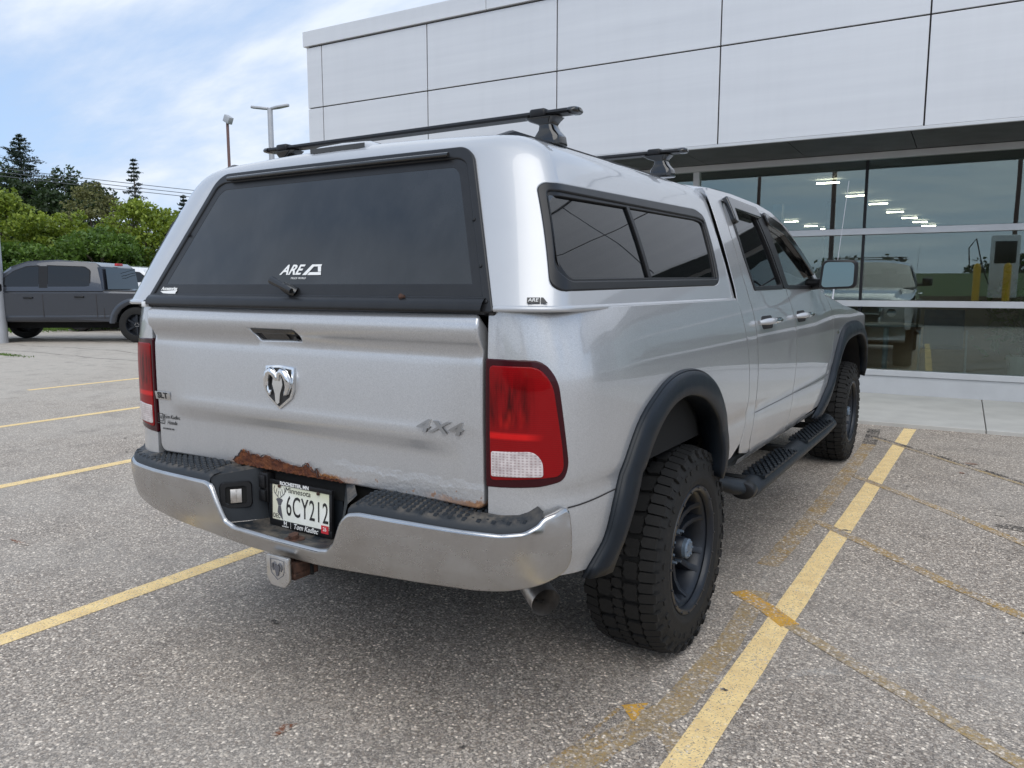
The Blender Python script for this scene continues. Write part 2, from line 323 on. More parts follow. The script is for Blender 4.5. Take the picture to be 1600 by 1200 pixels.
M['wire'] = simple('wire_black', (.10, .11, .12), .6)
M['greypaint'] = simple('graphite_paint', (.030, .035, .046), .3, .2, .8, nscale=300, namp=.15)
M['whitepaint'] = simple('white_paint', (.72, .73, .74), .35, 0, 1)
M['yellowpost'] = simple('bollard_yellow', (.72, .42, .03), .45, nscale=5, namp=.1)
M['wallbrown'] = simple('brown_block', (.20, .155, .11), .9, nscale=4, namp=.2)
M['offwhite'] = simple('off_white_cabinet', (.7, .7, .68), .5)
M['chairblue'] = simple('chair_fabric_blue', (.02, .05, .11), .8)
M['mirror'] = simple('mirror_glass', (.17, .22, .22), .01, 1)

# ------------------------------------------------------------------ object helpers
WORLD = {}; DEPTH = {}
def tag(o, label=None, cat=None, group=None, kind=None):
    if label: o['label'] = label
    if cat: o['category'] = cat
    if group: o['group'] = group
    if kind: o['kind'] = kind
    return o
def put(o, parent=None, mw=None):
    """link o; its world matrix becomes mw (default: identity)"""
    COL.objects.link(o); mw = mw or Matrix.Identity(4)
    while parent is not None and DEPTH.get(parent.name, 0) > 1: parent = parent.parent      # never deeper than thing > part > sub-part
    DEPTH[o.name] = 0 if parent is None else DEPTH[parent.name] + 1
    if parent is not None:
        o.parent = parent; o.matrix_parent_inverse = Matrix.Identity(4); o.matrix_basis = WORLD[parent.name].inverted() @ mw
    else: o.matrix_basis = mw
    WORLD[o.name] = mw.copy(); return o
def empty(name, loc=(0, 0, 0), rz=0, label=None, cat=None, group=None, parent=None):
    o = bpy.data.objects.new(name, None); o.empty_display_size = .2
    put(o, parent, Matrix.Translation(loc) @ Matrix.Rotation(rz, 4, 'Z')); return tag(o, label, cat, group)
class MB:
    def __init__(s): s.v = []; s.f = []
    def add(s, vs, fs, mat=None):
        k = len(s.v)
        for q in vs: s.v.append(tuple(mat @ Vector(q)) if mat is not None else tuple(q))
        s.f += [tuple(i + k for i in f_) for f_ in fs]; return s
    def box(s, a, b, mat=None, bev=0):
        x0, y0, z0 = a; x1, y1, z1 = b
        vs = [(x0, y0, z0), (x1, y0, z0), (x1, y1, z0), (x0, y1, z0), (x0, y0, z1), (x1, y0, z1), (x1, y1, z1), (x0, y1, z1)]
        return s.add(vs, [(0, 3, 2, 1), (4, 5, 6, 7), (0, 1, 5, 4), (1, 2, 6, 5), (2, 3, 7, 6), (3, 0, 4, 7)], mat)
    def tube(s, pts, r, n=12, cap=True, sc=(1, 1)):
        pts = [Vector(q) for q in pts]; rs = r if isinstance(r, (list, tuple)) else [r] * len(pts); vs = []; up = None
        for i, q in enumerate(pts):
            t = (pts[min(i + 1, len(pts) - 1)] - pts[max(i - 1, 0)]).normalized()
            if up is None: up = Vector((0, 0, 1)) if abs(t.z) < .9 else Vector((1, 0, 0))
            a = t.cross(up).normalized(); b = a.cross(t).normalized(); up = b
            for k in range(n):
                w = 2 * pi * k / n; vs.append(q + a * cos(w) * rs[i] * sc[0] + b * sin(w) * rs[i] * sc[1])
        fs = [(i * n + k, i * n + (k + 1) % n, (i + 1) * n + (k + 1) % n, (i + 1) * n + k) for i in range(len(pts) - 1) for k in range(n)]
        if cap: fs += [tuple(range(n))[::-1], tuple((len(pts) - 1) * n + k for k in range(n))]
        return s.add(vs, fs)
    def lathe(s, prof, n=48, mat=None, close=False):
        """prof: (r, x) pairs, revolved about the x axis"""
        vs = [(x, r * cos(2 * pi * k / n), r * sin(2 * pi * k / n)) for r, x in prof for k in range(n)]; L = len(prof)
        fs = [(i * n + k, ((i + 1) % L) * n + k, ((i + 1) % L) * n + (k + 1) % n, i * n + (k + 1) % n) for i in range(L if close else L - 1) for k in range(n)]
        return s.add(vs, fs, mat)
    def prism(s, poly, h0, h1, mat=None):
        """polygon in XY extruded h0..h1 along Z"""
        n = len(poly); vs = [(x, y, h0) for x, y in poly] + [(x, y, h1) for x, y in poly]
        return s.add(vs, [tuple(range(n))[::-1], tuple(range(n, 2 * n))] + [(i, (i + 1) % n, n + (i + 1) % n, n + i) for i in range(n)], mat)
    def grid(s, rows):
        n = len(rows[0]); return s.add([q for r in rows for q in r], [(i * n + j, i * n + j + 1, (i + 1) * n + j + 1, (i + 1) * n + j) for i in range(len(rows) - 1) for j in range(n - 1)])
    def build(s, name, mat, parent=None, smooth=35, mw=None, bevel=0, seg=2, fix=True):
        me = bpy.data.meshes.new(name); me.from_pydata(s.v, [], s.f)
        bm = bmesh.new(); bm.from_mesh(me)
        if fix: bmesh.ops.recalc_face_normals(bm, faces=bm.faces)
        if bevel:
            es = [e for e in bm.edges if len(e.link_faces) == 2 and e.calc_face_angle(0) > radians(28)]
            bmesh.ops.bevel(bm, geom=es, offset=bevel, segments=seg, affect='EDGES', profile=.5, clamp_overlap=True)
        bm.to_mesh(me); bm.free()
        me.materials.append(mat)
        if smooth: me.shade_smooth(); me.set_sharp_from_angle(angle=radians(smooth))
        return put(bpy.data.objects.new(name, me), parent, mw)
def copyobj(o, parent, mw):
    c = o.copy(); return put(c, parent, mw)
def text(name, body, size, mat, parent, mw, depth=.002, sx=1., shear=0, bold=0, align='CENTER', space=1.):
    cu = bpy.data.curves.new(name, 'FONT'); cu.body = body; cu.size = size; cu.extrude = depth; cu.shear = shear; cu.offset = bold; cu.align_x = align; cu.align_y = 'CENTER'; cu.space_character = space; cu.resolution_u = 4
    t = bpy.data.objects.new(name, cu); COL.objects.link(t); dg = bpy.context.evaluated_depsgraph_get(); me = bpy.data.meshes.new_from_object(t.evaluated_get(dg))
    bpy.data.objects.remove(t); me.transform(Matrix.Scale(sx, 4, (1, 0, 0))); me.materials.clear(); me.materials.append(mat)
    return put(bpy.data.objects.new(name, me), parent, mw)
# ------------------------------------------------------------------ curved panels cut from a surface W(u, v)
def rc(poly, r, n=6):
    """round the corners of a polygon; r a number or one per vertex"""
    P = [np.array(q, float) for q in poly]; N = len(P); o = []
    for i in range(N):
        a, b, c = P[i - 1], P[i], P[(i + 1) % N]; ri = r[i] if isinstance(r, (list, tuple)) else r
        if ri <= 0: o.append(b); continue
        da, dc = a - b, c - b; la, lc = np.hypot(*da), np.hypot(*dc); k = min(ri, la * .48, lc * .48)
        p0, p1 = b + da / la * k, b + dc / lc * k
        for t in np.linspace(0, 1, n + 1): o.append((1 - t) ** 2 * p0 + 2 * t * (1 - t) * b + t * t * p1)
    return np.array(o)
def dens(poly, sp):
    o = []
    for a, b in zip(poly, np.roll(poly, -1, 0)):
        k = max(1, int(np.ceil(np.hypot(*(b - a)) / sp)))
        for t in range(k): o.append(a + (b - a) * t / k)
    return np.array(o)
def inpoly(P, poly):
    x, y = P[:, 0], P[:, 1]; c = np.zeros(len(P), bool); X, Y = poly[:, 0], poly[:, 1]; j = len(poly) - 1
    for i in range(len(poly)):
        k = ((Y[i] > y) != (Y[j] > y)) & (x < (X[j] - X[i]) * (y - Y[i]) / (Y[j] - Y[i] + 1e-15) + X[i]); c ^= k; j = i
    return c
def area(p): return .5 * np.sum(p[:, 0] * np.roll(p[:, 1], -1) - np.roll(p[:, 0], -1) * p[:, 1])
def wnorm(W, uv):
    e = 1e-4; U, V = uv[:, 0], uv[:, 1]; du = W(U + e, V) - W(U - e, V); dv = W(U, V + e) - W(U, V - e); n = np.cross(du, dv); return n / (np.linalg.norm(n, axis=1)[:, None] + 1e-12)
def panel(name, outline, W, mat, parent, holes=(), sp=.045, r=.004, th=.02, lift=0., side=1, holer=None):
    loops = []
    for i, L in enumerate([outline] + list(holes)):
        L = dens(np.array(L, float), sp); a = area(L)
        if (a > 0) != (i == 0): L = L[::-1]
        keep = np.hypot(*(L - np.roll(L, 1, 0)).T) > 1e-4; loops.append(L[keep])
    allb = np.vstack(loops); lo, hi = allb.min(0), allb.max(0)
    gx, gy = np.meshgrid(np.arange(lo[0] + sp / 2, hi[0], sp), np.arange(lo[1] + sp / 2, hi[1], sp)); Gp = np.stack([gx.ravel(), gy.ravel()], 1)
    def ins(P):
        k = inpoly(P, loops[0])
        for h in loops[1:]: k &= ~inpoly(P, h)
        return k
    Gp = Gp[ins(Gp)]
    if len(Gp):
        dmin = np.full(len(Gp), 9.)
        for q in allb: dmin = np.minimum(dmin, np.hypot(Gp[:, 0] - q[0], Gp[:, 1] - q[1]))
        Gp = Gp[dmin > sp * .45]
    edges = []; k = 0
    for L in loops: edges += [(k + i, k + (i + 1) % len(L)) for i in range(len(L))]; k += len(L)
    pts = [Vector(q) for q in np.vstack([allb, Gp])]
    vo, eo, fo, ov, oe, of = geometry.delaunay_2d_cdt(pts, edges, [], 0, 1e-6)
    uv = np.array([tuple(q) for q in vo]); F = np.array([f_ for f_ in fo if len(f_) == 3]); cen = uv[F].mean(1); F = F[ins(cen)]
    ar = (uv[F[:, 1], 0] - uv[F[:, 0], 0]) * (uv[F[:, 2], 1] - uv[F[:, 0], 1]) - (uv[F[:, 2], 0] - uv[F[:, 0], 0]) * (uv[F[:, 1], 1] - uv[F[:, 0], 1])
    F[ar < 0] = F[ar < 0][:, ::-1]; F = F[np.abs(ar) > 1e-9]
    N0 = wnorm(W, uv); V3 = W(uv[:, 0], uv[:, 1]) + N0 * lift
    verts = [V3]; norms = [N0]; faces = [tuple(q) for q in F]; base = len(V3); start = 0
    for L in loops:
        n = len(L); nx, pv = np.roll(L, -1, 0), np.roll(L, 1, 0); t = nx - pv; t /= np.hypot(*t.T)[:, None] + 1e-12; no = np.stack([t[:, 1], -t[:, 0]], 1)
        Nb = wnorm(W, L); eps = 1e-3
        T3 = W(L[:, 0] + no[:, 0] * eps, L[:, 1] + no[:, 1] * eps) - W(L[:, 0], L[:, 1]); T3 /= np.linalg.norm(T3, axis=1)[:, None] + 1e-12
        B3 = W(L[:, 0], L[:, 1]) + Nb * lift; rings = []
        for th_ in ((0, 30, 60, 90) if r > 0 else (0,)):
            a = radians(th_); rings.append((r * sin(a), r * (1 - cos(a)), cos(a), sin(a)))
        if r <= 0: rings = [(0, 0, 0, 1)]
        rings.append((r, max(th, r + .001), 0, 1)); prev = None
        for k, (off, dp, cn, sn) in enumerate(rings):
            verts.append(B3 + T3 * off - Nb * dp); norms.append(Nb * cn + T3 * sn); cur = base; base += n
            if prev is not None:
                for i in range(n):
                    j = (i + 1) % n; faces.append((prev + i, cur + i, cur + j, prev + j))
            prev = cur
        start += n
    V = np.vstack(verts); Nn = np.vstack(norms)
    if side < 0: V = V * [-1, 1, 1]; Nn = Nn * [-1, 1, 1]; faces = [f_[::-1] for f_ in faces]
    me = bpy.data.meshes.new(name); me.from_pydata(V.tolist(), [], faces); me.materials.append(mat); me.shade_smooth()
    Nn = Nn / (np.linalg.norm(Nn, axis=1)[:, None] + 1e-12); me.normals_split_custom_set_from_vertices(Nn.tolist())
    return put(bpy.data.objects.new(name, me), parent)
def onW(W, u, v, lift=0, side=1):
    """matrix of a frame sitting on the surface: local x along u, y along v, z outward"""
    uv = np.array([[u, v]], float); n = Vector(wnorm(W, uv)[0]); e = 1e-3
    o = Vector(W(uv[:, 0], uv[:, 1])[0]); x = (Vector(W(uv[:, 0] + e, uv[:, 1])[0]) - o).normalized()
    if side < 0: n.x *= -1; o.x *= -1; x = Vector((x.x, -x.y, -x.z))
    y = n.cross(x).normalized(); x = y.cross(n); m = Matrix((x, y, n)).transposed().to_4x4(); m.translation = o + n * lift; return m
def _cr(P,n=24):
    P=np.array(P,float);Q=np.vstack([2*P[0]-P[1],P,2*P[-1]-P[-2]]);o=[]
    for i in range(1,len(Q)-2):
        a,b,c,d=Q[i-1:i+3]
        for t in np.linspace(0,1,n,endpoint=False): o.append(.5*((2*b)+(-a+c)*t+(2*a-5*b+4*c-d)*t*t+(-a+3*b-3*c+d)*t**3))
    o.append(Q[-2]);return np.array(o)
class Plan:
    def __init__(s,pts):
        s.P=_cr(pts);s.u=np.concatenate([[0],np.cumsum(np.hypot(*np.diff(s.P,axis=0).T))])
        T=np.gradient(s.P,axis=0);T/=np.hypot(*T.T)[:,None];s.N=np.stack([T[:,1],-T[:,0]],1)
    def at(s,u):
        u=np.asarray(u,float)
        x=np.interp(u,s.u,s.P[:,0]);y=np.interp(u,s.u,s.P[:,1])
        e=np.maximum(u-s.u[-1],0);b=np.minimum(u,0)
        T1=s.P[-1]-s.P[-2];T1/=np.hypot(*T1);T0=s.P[1]-s.P[0];T0/=np.hypot(*T0)
        x=x+e*T1[0]+b*T0[0];y=y+e*T1[1]+b*T0[1]
        nx=np.interp(u,s.u,s.N[:,0]);ny=np.interp(u,s.u,s.N[:,1]);return x,y,nx,ny
_ITP={}
def itp(z,a):
    k=tuple(a)
    if k not in _ITP:
        P=_cr(np.array(a,float),30);o=np.argsort(P[:,0],kind='stable');X=np.linspace(P[:,0].min()-.05,P[:,0].max()+.05,1400);Y=np.interp(X,P[o,0],P[o,1])
        w=np.exp(-.5*(np.arange(-30,31)*(X[1]-X[0])/.0035)**2);w/=w.sum();Y=np.convolve(np.pad(Y,30,mode='edge'),w,'valid');_ITP[k]=(X,Y)
    return np.interp(z,*_ITP[k])
BODYZ=[(.50,.05),(.60,.028),(.66,.012),(.74,.004),(.80,.005),(.83,.008),(.86,.003),(.97,0),(1.1,.001),(1.16,.006),(1.22,.015),(1.28,.029),(1.33,.044),(1.37,.054),(1.42,.070),(1.55,.113),(1.68,.163),(1.76,.2),(1.82,.24)]
BP=Plan([(.738,0),(.80,.006),(.86,.022),(.91,.05),(.948,.095),(.972,.16),(.988,.26),(1.,.42),(1.,.8),(1.,1.6)])
def bodyoff(z): return itp(z,BODYZ)
def bedW(u,v):   # u arclength from tailgate edge, v=z
    x,y,nx,ny=BP.at(u);o=bodyoff(v)*np.clip(np.asarray(u)/.26,0.2,1);return np.stack([x-nx*o,y-ny*o,v+0*x],-1)
def cabW(u,v):   # u=y
    u=np.asarray(u,float)+0*v;t=np.clip((u-3.0)/1.4,0,1);fr=np.clip((u-5.05)/.6,0,1)
    return np.stack([1.0-bodyoff(v)-.045*t*t*(3-2*t)-.16*fr**2.5,u,v+0*u],-1)
def tailY(x,z):
    k=1-np.clip((np.abs(x)-.5)/.16,0,1)**2
    a=itp(z,[(.75,.010),(.88,.010),(.905,.008),(.922,.002),(.95,-.010),(.965,-.012),(1.0,-.008),(1.17,0.),(1.19,.006),(1.205,.004),(1.238,-.020),(1.252,-.025),(1.28,-.023),(1.295,-.016),(1.31,0)])
    b=itp(z,[(.75,.004),(.95,.001),(1.0,-.002),(1.17,0.),(1.19,.006),(1.205,.004),(1.238,-.020),(1.252,-.025),(1.28,-.023),(1.295,-.016),(1.31,0)])
    return a*k+b*(1-k)
def tailW(u,v): return np.stack([u+0*v,tailY(u,v),v+0*u],-1)
# cap section: s arclength from bottom of side to roof centre line
_r=.12;_a=np.arctan(.36)
def _sec():
    P=[];x0,z0=.945,1.325
    # straight side up to roof arc
    zt=1.74
    for t in np.linspace(0,1,24,endpoint=False): P.append((x0-.36*(zt-z0)*t-.0+ .012*np.sin(np.pi*t),z0+(zt-z0)*t))
    # quadratic-ish arc to roof
    A=np.array(P[-1]);B=np.array([.757,1.822]);Cc=np.array([.60,1.826])
    for t in np.linspace(0,1,14)[1:]: P.append(tuple((1-t)**2*A+2*t*(1-t)*B+t*t*Cc))
    for x in np.linspace(.60,0,20)[1:]: P.append((x,1.826+.02*(1-(x/.6)**2)))
    return np.array(P)
SEC=_sec();SS=np.concatenate([[0],np.cumsum(np.hypot(*np.diff(SEC,axis=0).T))])
_T=np.gradient(SEC,axis=0);_T/=np.hypot(*_T.T)[:,None];SN=np.stack([_T[:,1],-_T[:,0]],1)
SLANT=.44
def capW(u,v):  # u lengthwise arclength from hatch edge, v= s
    x=np.interp(v,SS,SEC[:,0]);z=np.interp(v,SS,SEC[:,1]);nx=np.interp(v,SS,SN[:,0]);nz=np.interp(v,SS,SN[:,1])
    Ry=.11;th=np.clip(np.asarray(u,float)/.21,0,1)*np.pi/2+0*x;k=np.sin(th)**.83;yy=Ry*(1-np.maximum(np.cos(th),0)**.83)+np.maximum(u-.21,0)
    rx=np.interp(v,[0,.40,.45,.50,.56,.66,1.2643],[.764,.588,.581,.565,.532,.46,0]);rz=np.interp(v,[0,.40,.45,.50,.56,.66,1.2643],[1.325,1.70,1.727,1.752,1.769,1.777,1.785])
    x=rx+(x-rx)*k;z=rz+(z-rz)*k
    sh=SLANT*(z-1.325)*(1-np.clip(yy/1.5,0,1));return np.stack([x,yy+sh,z],-1)
def hatchW(u,v): return np.stack([u+0*v,SLANT*(v-1.325)-.0+0*u-.012*(1-(u/.7)**2),v+0*u],-1)
UP=Plan([(0,-.135),(.2,-.132),(.4,-.118),(.6,-.092),(.78,-.055),(.88,-.02),(.935,.02),(.962,.07),(.975,.14),(.98,.3)])
def bumpW(u,v):
    x,y,nx,ny=UP.at(np.abs(u));sg=np.sign(u)+(np.asarray(u)==0)
    o=itp(v,[(.5,.05),(.56,.022),(.60,.006),(.66,-.004),(.72,-.006),(.76,0),(.80,.006),(.85,.01)]);return np.stack([sg*(x-nx*o),y-ny*o,v+0*x],-1)
# ================================================================== GROUND, PAVEMENT, BUILDING, BACKGROUND
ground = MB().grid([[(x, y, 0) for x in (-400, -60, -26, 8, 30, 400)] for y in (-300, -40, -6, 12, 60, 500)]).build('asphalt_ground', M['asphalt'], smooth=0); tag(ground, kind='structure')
def line(pts, w, m, z=.004, name='painted_line'):
    mb = MB(); rows = []
    P = [Vector((*q, 0)) for q in pts]; D_ = []
    for a, b in zip(P, P[1:]):
        k = max(1, int((b - a).length / .35)); D_ += [a + (b - a) * t / k for t in range(k)]
    D_.append(P[-1]); t = [(D_[min(i + 1, len(D_) - 1)] - D_[max(0, i - 1)]).normalized() for i in range(len(D_))]
    L, R = [], []
    for i, q in enumerate(D_):
        n = Vector((-t[i].y, t[i].x, 0)); j1, j2 = random.uniform(-.003, .003), random.uniform(-.003, .003)
        L.append(q + n * (w / 2 + j1)); R.append(q - n * (w / 2 + j2))
    mb.grid([[(q.x, q.y, z) for q in R], [(q.x, q.y, z) for q in L]]); return mb.build(name, m, ground, smooth=0, fix=False)
line([(1.205, -1.2), (1.212, 3.2), (1.213, 6.60)], .106, M['paint'], .0017)
for x, y0 in ((-1.335, -2.2), (-3.87, .2), (-6.35, 1.4), (-8.95, 3.5)): line([(x, y0), (x + .01, 6.62)], .105, M['paint'], .0017)
line([(.89, .02), (1.06, .58), (1.09, 1.1)], .012, M['paint_old'], .0010, 'worn_line'); line([(.99, .0), (1.02, .30), (.995, .43)], .012, M['paint_old'], .0013, 'worn_line'); line([(.85, -.05), (.91, .30), (.925, .50)], .012, M['paint_old'], .0015, 'worn_line'); line([(.89, .02), (1.075, .60), (1.09, 1.1)], .10, M['paint_thin'], .0008, 'worn_line')
line([(1.09, 1.1), (1.055, 1.75)], .09, M['paint_thin'], .0008, 'worn_line')
line([(1.00, 2.1), (1.015, 3.05)], .10, M['paint_old'], .0011, 'worn_line'); line([(1.015, 3.05), (1.00, 4.6), (.985, 5.6)], .105, M['paint_old'], .0011, 'worn_line'); line([(.985, 5.6), (.92, 6.42)], .11, M['tar'], .0014, 'tar_mark')
line([(1.02, .50), (1.14, .43), (1.24, .30)], .075, M['paint_thin'], .0012, 'worn_line')
MB().prism([(.925, .524), (.995, .585), (.998, .452)], .0005, .0016).build('old_paint_corner', M['paint_fresh'], ground, smooth=0)
line([(.975, 1.70), (1.12, 1.585), (1.256, 1.45)], .085, M['paint_fresh'], .0022, 'worn_line'); line([(1.256, 1.45), (1.55, 1.22), (2.1, .80)], .06, M['paint_thin'], .0022, 'worn_line')
line([(1.02, 3.03), (1.35, 2.73), (1.77, 2.31), (2.3, 1.86)], .07, M['paint_old'], .0022, 'worn_line')
line([(1.01, 4.36), (1.6, 3.74), (2.09, 3.16), (2.6, 2.55)], .065, M['paint_old'], .0022, 'worn_line')
line([(.966, 6.01), (1.55, 5.36), (2.12, 4.70), (2.9, 3.8)], .05, M['tar'], .0022, 'tar_mark'); line([(.97, 5.94), (1.55, 5.29), (2.12, 4.63), (2.9, 3.72)], .04, M['paint_thin'], .0026, 'worn_line')
line([(.86, 2.42), (.95, 2.25), (1.0, 2.09), (1.035, 1.93), (1.03, 1.80), (.99, 1.62), (.90, 1.46)], .028, M['chalk'], .0005, 'chalk_arc')
line([(1.17, .815), (1.375, 1.07), (1.7, 1.3), (2.3, 1.5)], .045, M['chalk'], .0005, 'chalk_arc')
BZ = [.00300]
def blot(x, y, rx, ry, m, z=0, a0=0):
    BZ[0] += .00001; z = BZ[0]
    MB().add([(x + rx * cos(t + a0) * k, y + ry * sin(t + a0) * k, z) for t, k in ((2 * pi * i / 16, random.uniform(.6, 1.15)) for i in range(16))], [tuple(range(16))]).build('stain', m, ground, smooth=0, fix=False)
blot(.092, -.169, .022, .045, M['rustspot']); blot(2.04, 3.47, .10, .06, M['oil']); blot(2.2, 3.25, .05, .04, M['oil']); blot(2.15, 2.9, .04, .03, M['oil']); blot(-1.9, 1.2, .05, .03, M['oil']); blot(-2.5, .30, .10, .015, M['rustspot'], a0=.9); blot(-3.6, 3.3, .12, .02, M['rustspot']); blot(.62, .05, .012, .01, M['oil']); blot(1.75, 5.2, .06, .03, M['rustspot']); blot(-.55, .35, .03, .02, M['oil'])
for i in range(40): blot(random.uniform(-5, 2.6), random.uniform(-.3, 6), random.uniform(.008, .03), random.uniform(.006, .02), M['oil'] if random.random() < .75 else M['rustspot'])
# far cracks in the lot
for y0, k in ((5.9, .04), (7.4, .05), (9.3, -.03), (11.2, .06)):
    pts = []; y = y0
    for x in np.arange(-24, -7, .5): y += random.uniform(-.12, .12) + k * .3; pts.append((x, y))
    line(pts, .035, M['tar'], .0017, 'crack')
# pavement slab
ANG = .0395; BM = Matrix.Rotation(ANG, 4, 'Z')
pv = MB()
for i in range(-5, 9):
    pv.box((i * 1.6 + .504, 6.62, -.02), (i * 1.6 + 2.096, 8.86, .038), BM)
tag(pv.build('pavement', M['concrete'], None, smooth=0, bevel=.006), kind='structure')

# weeds in the lot
# ---- showroom
B_ = empty('showroom_building', (0, 12, 0), ANG, 'metal panelled showroom with a dark soffit over a wall of glass', 'building')
FY = 7.5; SX = [-7.18, -6.87, -4.895, -2.858, -.757, 1.373, 3.49, 5.6, 7.7, 9.8, 11.9]
SZ = [(3.0, 4.098), (4.098, 5.0)]
ext = MB(); ext.box((-7.14, FY + .03, 3.03), (14, 8.95, 5.18), BM).box((-7.14, 8.951, 3.22), (14, 27.2, 5.18), BM); ext.build('wall_core', M['joint'], B_)
def fp(x0, x1, z0, z1, name='wall_panel'):
    MB().box((x0 + .008, FY + random.uniform(-.002, .002), z0 + .008), (x1 - .008, FY + .028, z1 - .008), BM).build(name, M['panel'], B_, smooth=0, bevel=.004)
for a, b in zip(SX, SX[1:]):
    for z0, z1 in SZ: fp(a, b, z0, z1)
for j in range(6):
    y0 = FY + .03 + j * 2.05
    for z0, z1 in SZ: MB().box((-7.18, y0 + .006, z0 + .006), (-7.145, y0 + 2.04, z1 - .006), BM).build('wall_panel', M['panel'], B_, smooth=0, bevel=.003)
for a, b in ((-7.22, -3.9), (-3.9, .0), (0, 4.0), (4.0, 12)):
    MB().box((a + .004, FY - .035, 5.012), (b - .004, FY + .5, 5.232), BM).build('parapet_coping', M['panel'], B_, smooth=0, bevel=.004)
MB().box((-7.22, FY + .5, 5.012), (-7.14, 19, 5.232), BM).build('parapet_coping', M['panel'], B_, smooth=0)
MB().box((-7.18, FY - .012, 2.972), (12, FY + .03, 3.004), BM).build('soffit_edge_trim', M['alu_frame'], B_, smooth=0, bevel=.003)
for i in range(-5, 10):
    MB().box((i * 1.25 + .004, FY + .035, 2.985), (i * 1.25 + 1.246, 8.9, 3.02), BM).build('soffit_panel', M['soffit'], B_, smooth=0)
# side wall where the building turns behind the truck
GY = 8.90
XL, XR = -6.9, 12.0
def fb_(name, a, b, m=M['alu_frame'], bev=.003): return MB().box(a, b, BM).build(name, m, B_, smooth=0, bevel=bev)
fb_('base_panel', (XL, GY - .05, .036), (XR, GY + .10, .262), M['alu_frame']); fb_('sill', (XL, GY - .075, .266), (XR, GY + .08, .335), M['alu_frame'])
fb_('transom', (XL, GY - .06, 1.115), (XR, GY + .06, 1.19)); fb_('transom', (XL, GY - .06, 2.0), (XR, GY + .06, 2.075)); fb_('head_frame', (XL, GY - .06, 2.905), (XR, GY + .06, 2.98))
VX = [-3.55, -1.41, .715, 2.84, 4.97, 7.1, 9.2]
for i, x in enumerate(VX):
    if i <= 1: fb_('mullion', (x - .04, GY - .055, .34), (x + .04, GY + .05, 2.90))
    else: fb_('mullion', (x - .018, GY - .004, .34), (x + .018, GY + .12, 2.90), M['blacktrim'])
for z0, z1 in ((.34, 1.11), (1.195, 1.995), (2.08, 2.90)):
    for a, b in zip([XL] + VX, VX + [XR]):
        MB().box((a + .01, GY, z0), (b - .01, GY + .012, z1), BM).build('window_pane', M['glass_shop'], B_, smooth=0)
# interior shell
fb_('floor', (XL, GY + .14, .0), (XR, 27, .038), M['floor'], 0); fb_('ceiling', (XL, GY + .14, 3.16), (XR, 27, 3.2), M['ceil_in'], 0); fb_('back_wall', (XL, 26.9, .04), (XR, 27, 3.16), M['wall_in'], 0)
fb_('side_wall', (XL, GY + .14, .04), (XL + .1, 27, 3.16), M['wall_in'], 0); fb_('side_wall', (XR - .1, GY + .14, .04), (XR, 27, 3.16), M['wall_in'], 0)
for x, y in ((-.95, 12), (-.12, 12), (-4.4, 16), (6.5, 15)): fb_('column', (x - .07, y - .07, .04), (x + .07, y + .07, 2.72), M['column'], 0)
k = 0; ords = ['first', 'second', 'third', 'fourth', 'fifth', 'sixth', 'seventh']
for x, y in ((-.78, 12.6), (-.69, 14.95), (-.53, 16.8), (-.46, 19.1), (-.34, 21.1), (-.23, 22.7), (-.15, 24.4)):
    o = MB().box((-.18, -.022, -.01), (.18, .022, .01)).build('ceiling_light', M['lamp'], None, smooth=0, mw=Matrix.Translation((x, y, 3.10)))
    tag(o, ('glowing ceiling light bar behind the upper glass, %s from the front in the long row' % ords[k]), 'ceiling light', 'ceiling lights in the showroom'); k += 1
for i, (x, y) in enumerate(((-3.2, 20.7), (-3.09, 22.7), (-2.9, 24.1))):
    o = MB().box((-.18, -.022, -.01), (.18, .022, .01)).build('ceiling_light', M['lamp'], None, smooth=0, mw=Matrix.Translation((x, y, 3.10)))
    tag(o, 'glowing ceiling light bar in the short row above the truck window, %s from the left' % ords[i], 'ceiling light', 'ceiling lights in the showroom')
# chair, table and plant behind the glass
ch = empty('armchair', (1.15, 11.6, .038), .06, 'dark blue waiting chair with pale metal legs behind the lower glass', 'chair')
CM = Matrix.Translation((1.15, 11.6, .038)) @ Matrix.Rotation(.06 + pi, 4, 'Z')
MB().box((-.26, -.25, .40), (.26, .25, .47)).build('seat', M['chairblue'], ch, mw=CM, bevel=.02); MB().box((-.26, .23, .50), (.26, .29, 1.02), Matrix.Rotation(-.1, 4, 'X')).build('backrest', M['chairblue'], ch, mw=CM, bevel=.02)
for s_ in (1, -1):
    MB().tube([(s_ * .31, -.28, 0), (s_ * .31, -.27, .62), (s_ * .31, -.2, .66), (s_ * .31, .24, .64)], .012, 8).build('leg', M['alu_frame'], ch, mw=CM, smooth=60); MB().tube([(s_ * .31, .32, 0), (s_ * .30, .26, .66)], .012, 8).build('leg', M['alu_frame'], ch, mw=CM, smooth=60)
MB().tube([(-.31, -.275, .40), (0, -.29, .385), (.31, -.275, .40)], .010, 8).build('front_rail', M['alu_frame'], ch, mw=CM, smooth=60)
tb = empty('side_table', (.35, 11.8, .038), 0, 'pale round topped table beside the blue chair behind the glass', 'table')
MB().lathe([(0, .78), (.50, .78), (.51, .765), (.50, .75), (0, .75)], 40, Matrix.Translation((.35, 11.8, 0)) @ Matrix.Rotation(-pi / 2, 4, 'Y')).build('table_top', M['offwhite'], tb)
MB().tube([(.35, 11.8, .04), (.35, 11.8, .75)], .04).build('leg', M['alu_frame'], tb, smooth=60); MB().lathe([(0, .07), (.25, .06), (.27, .04)], 30, Matrix.Translation((.35, 11.8, 0)) @ Matrix.Rotation(-pi / 2, 4, 'Y')).build('base', M['alu_frame'], tb)
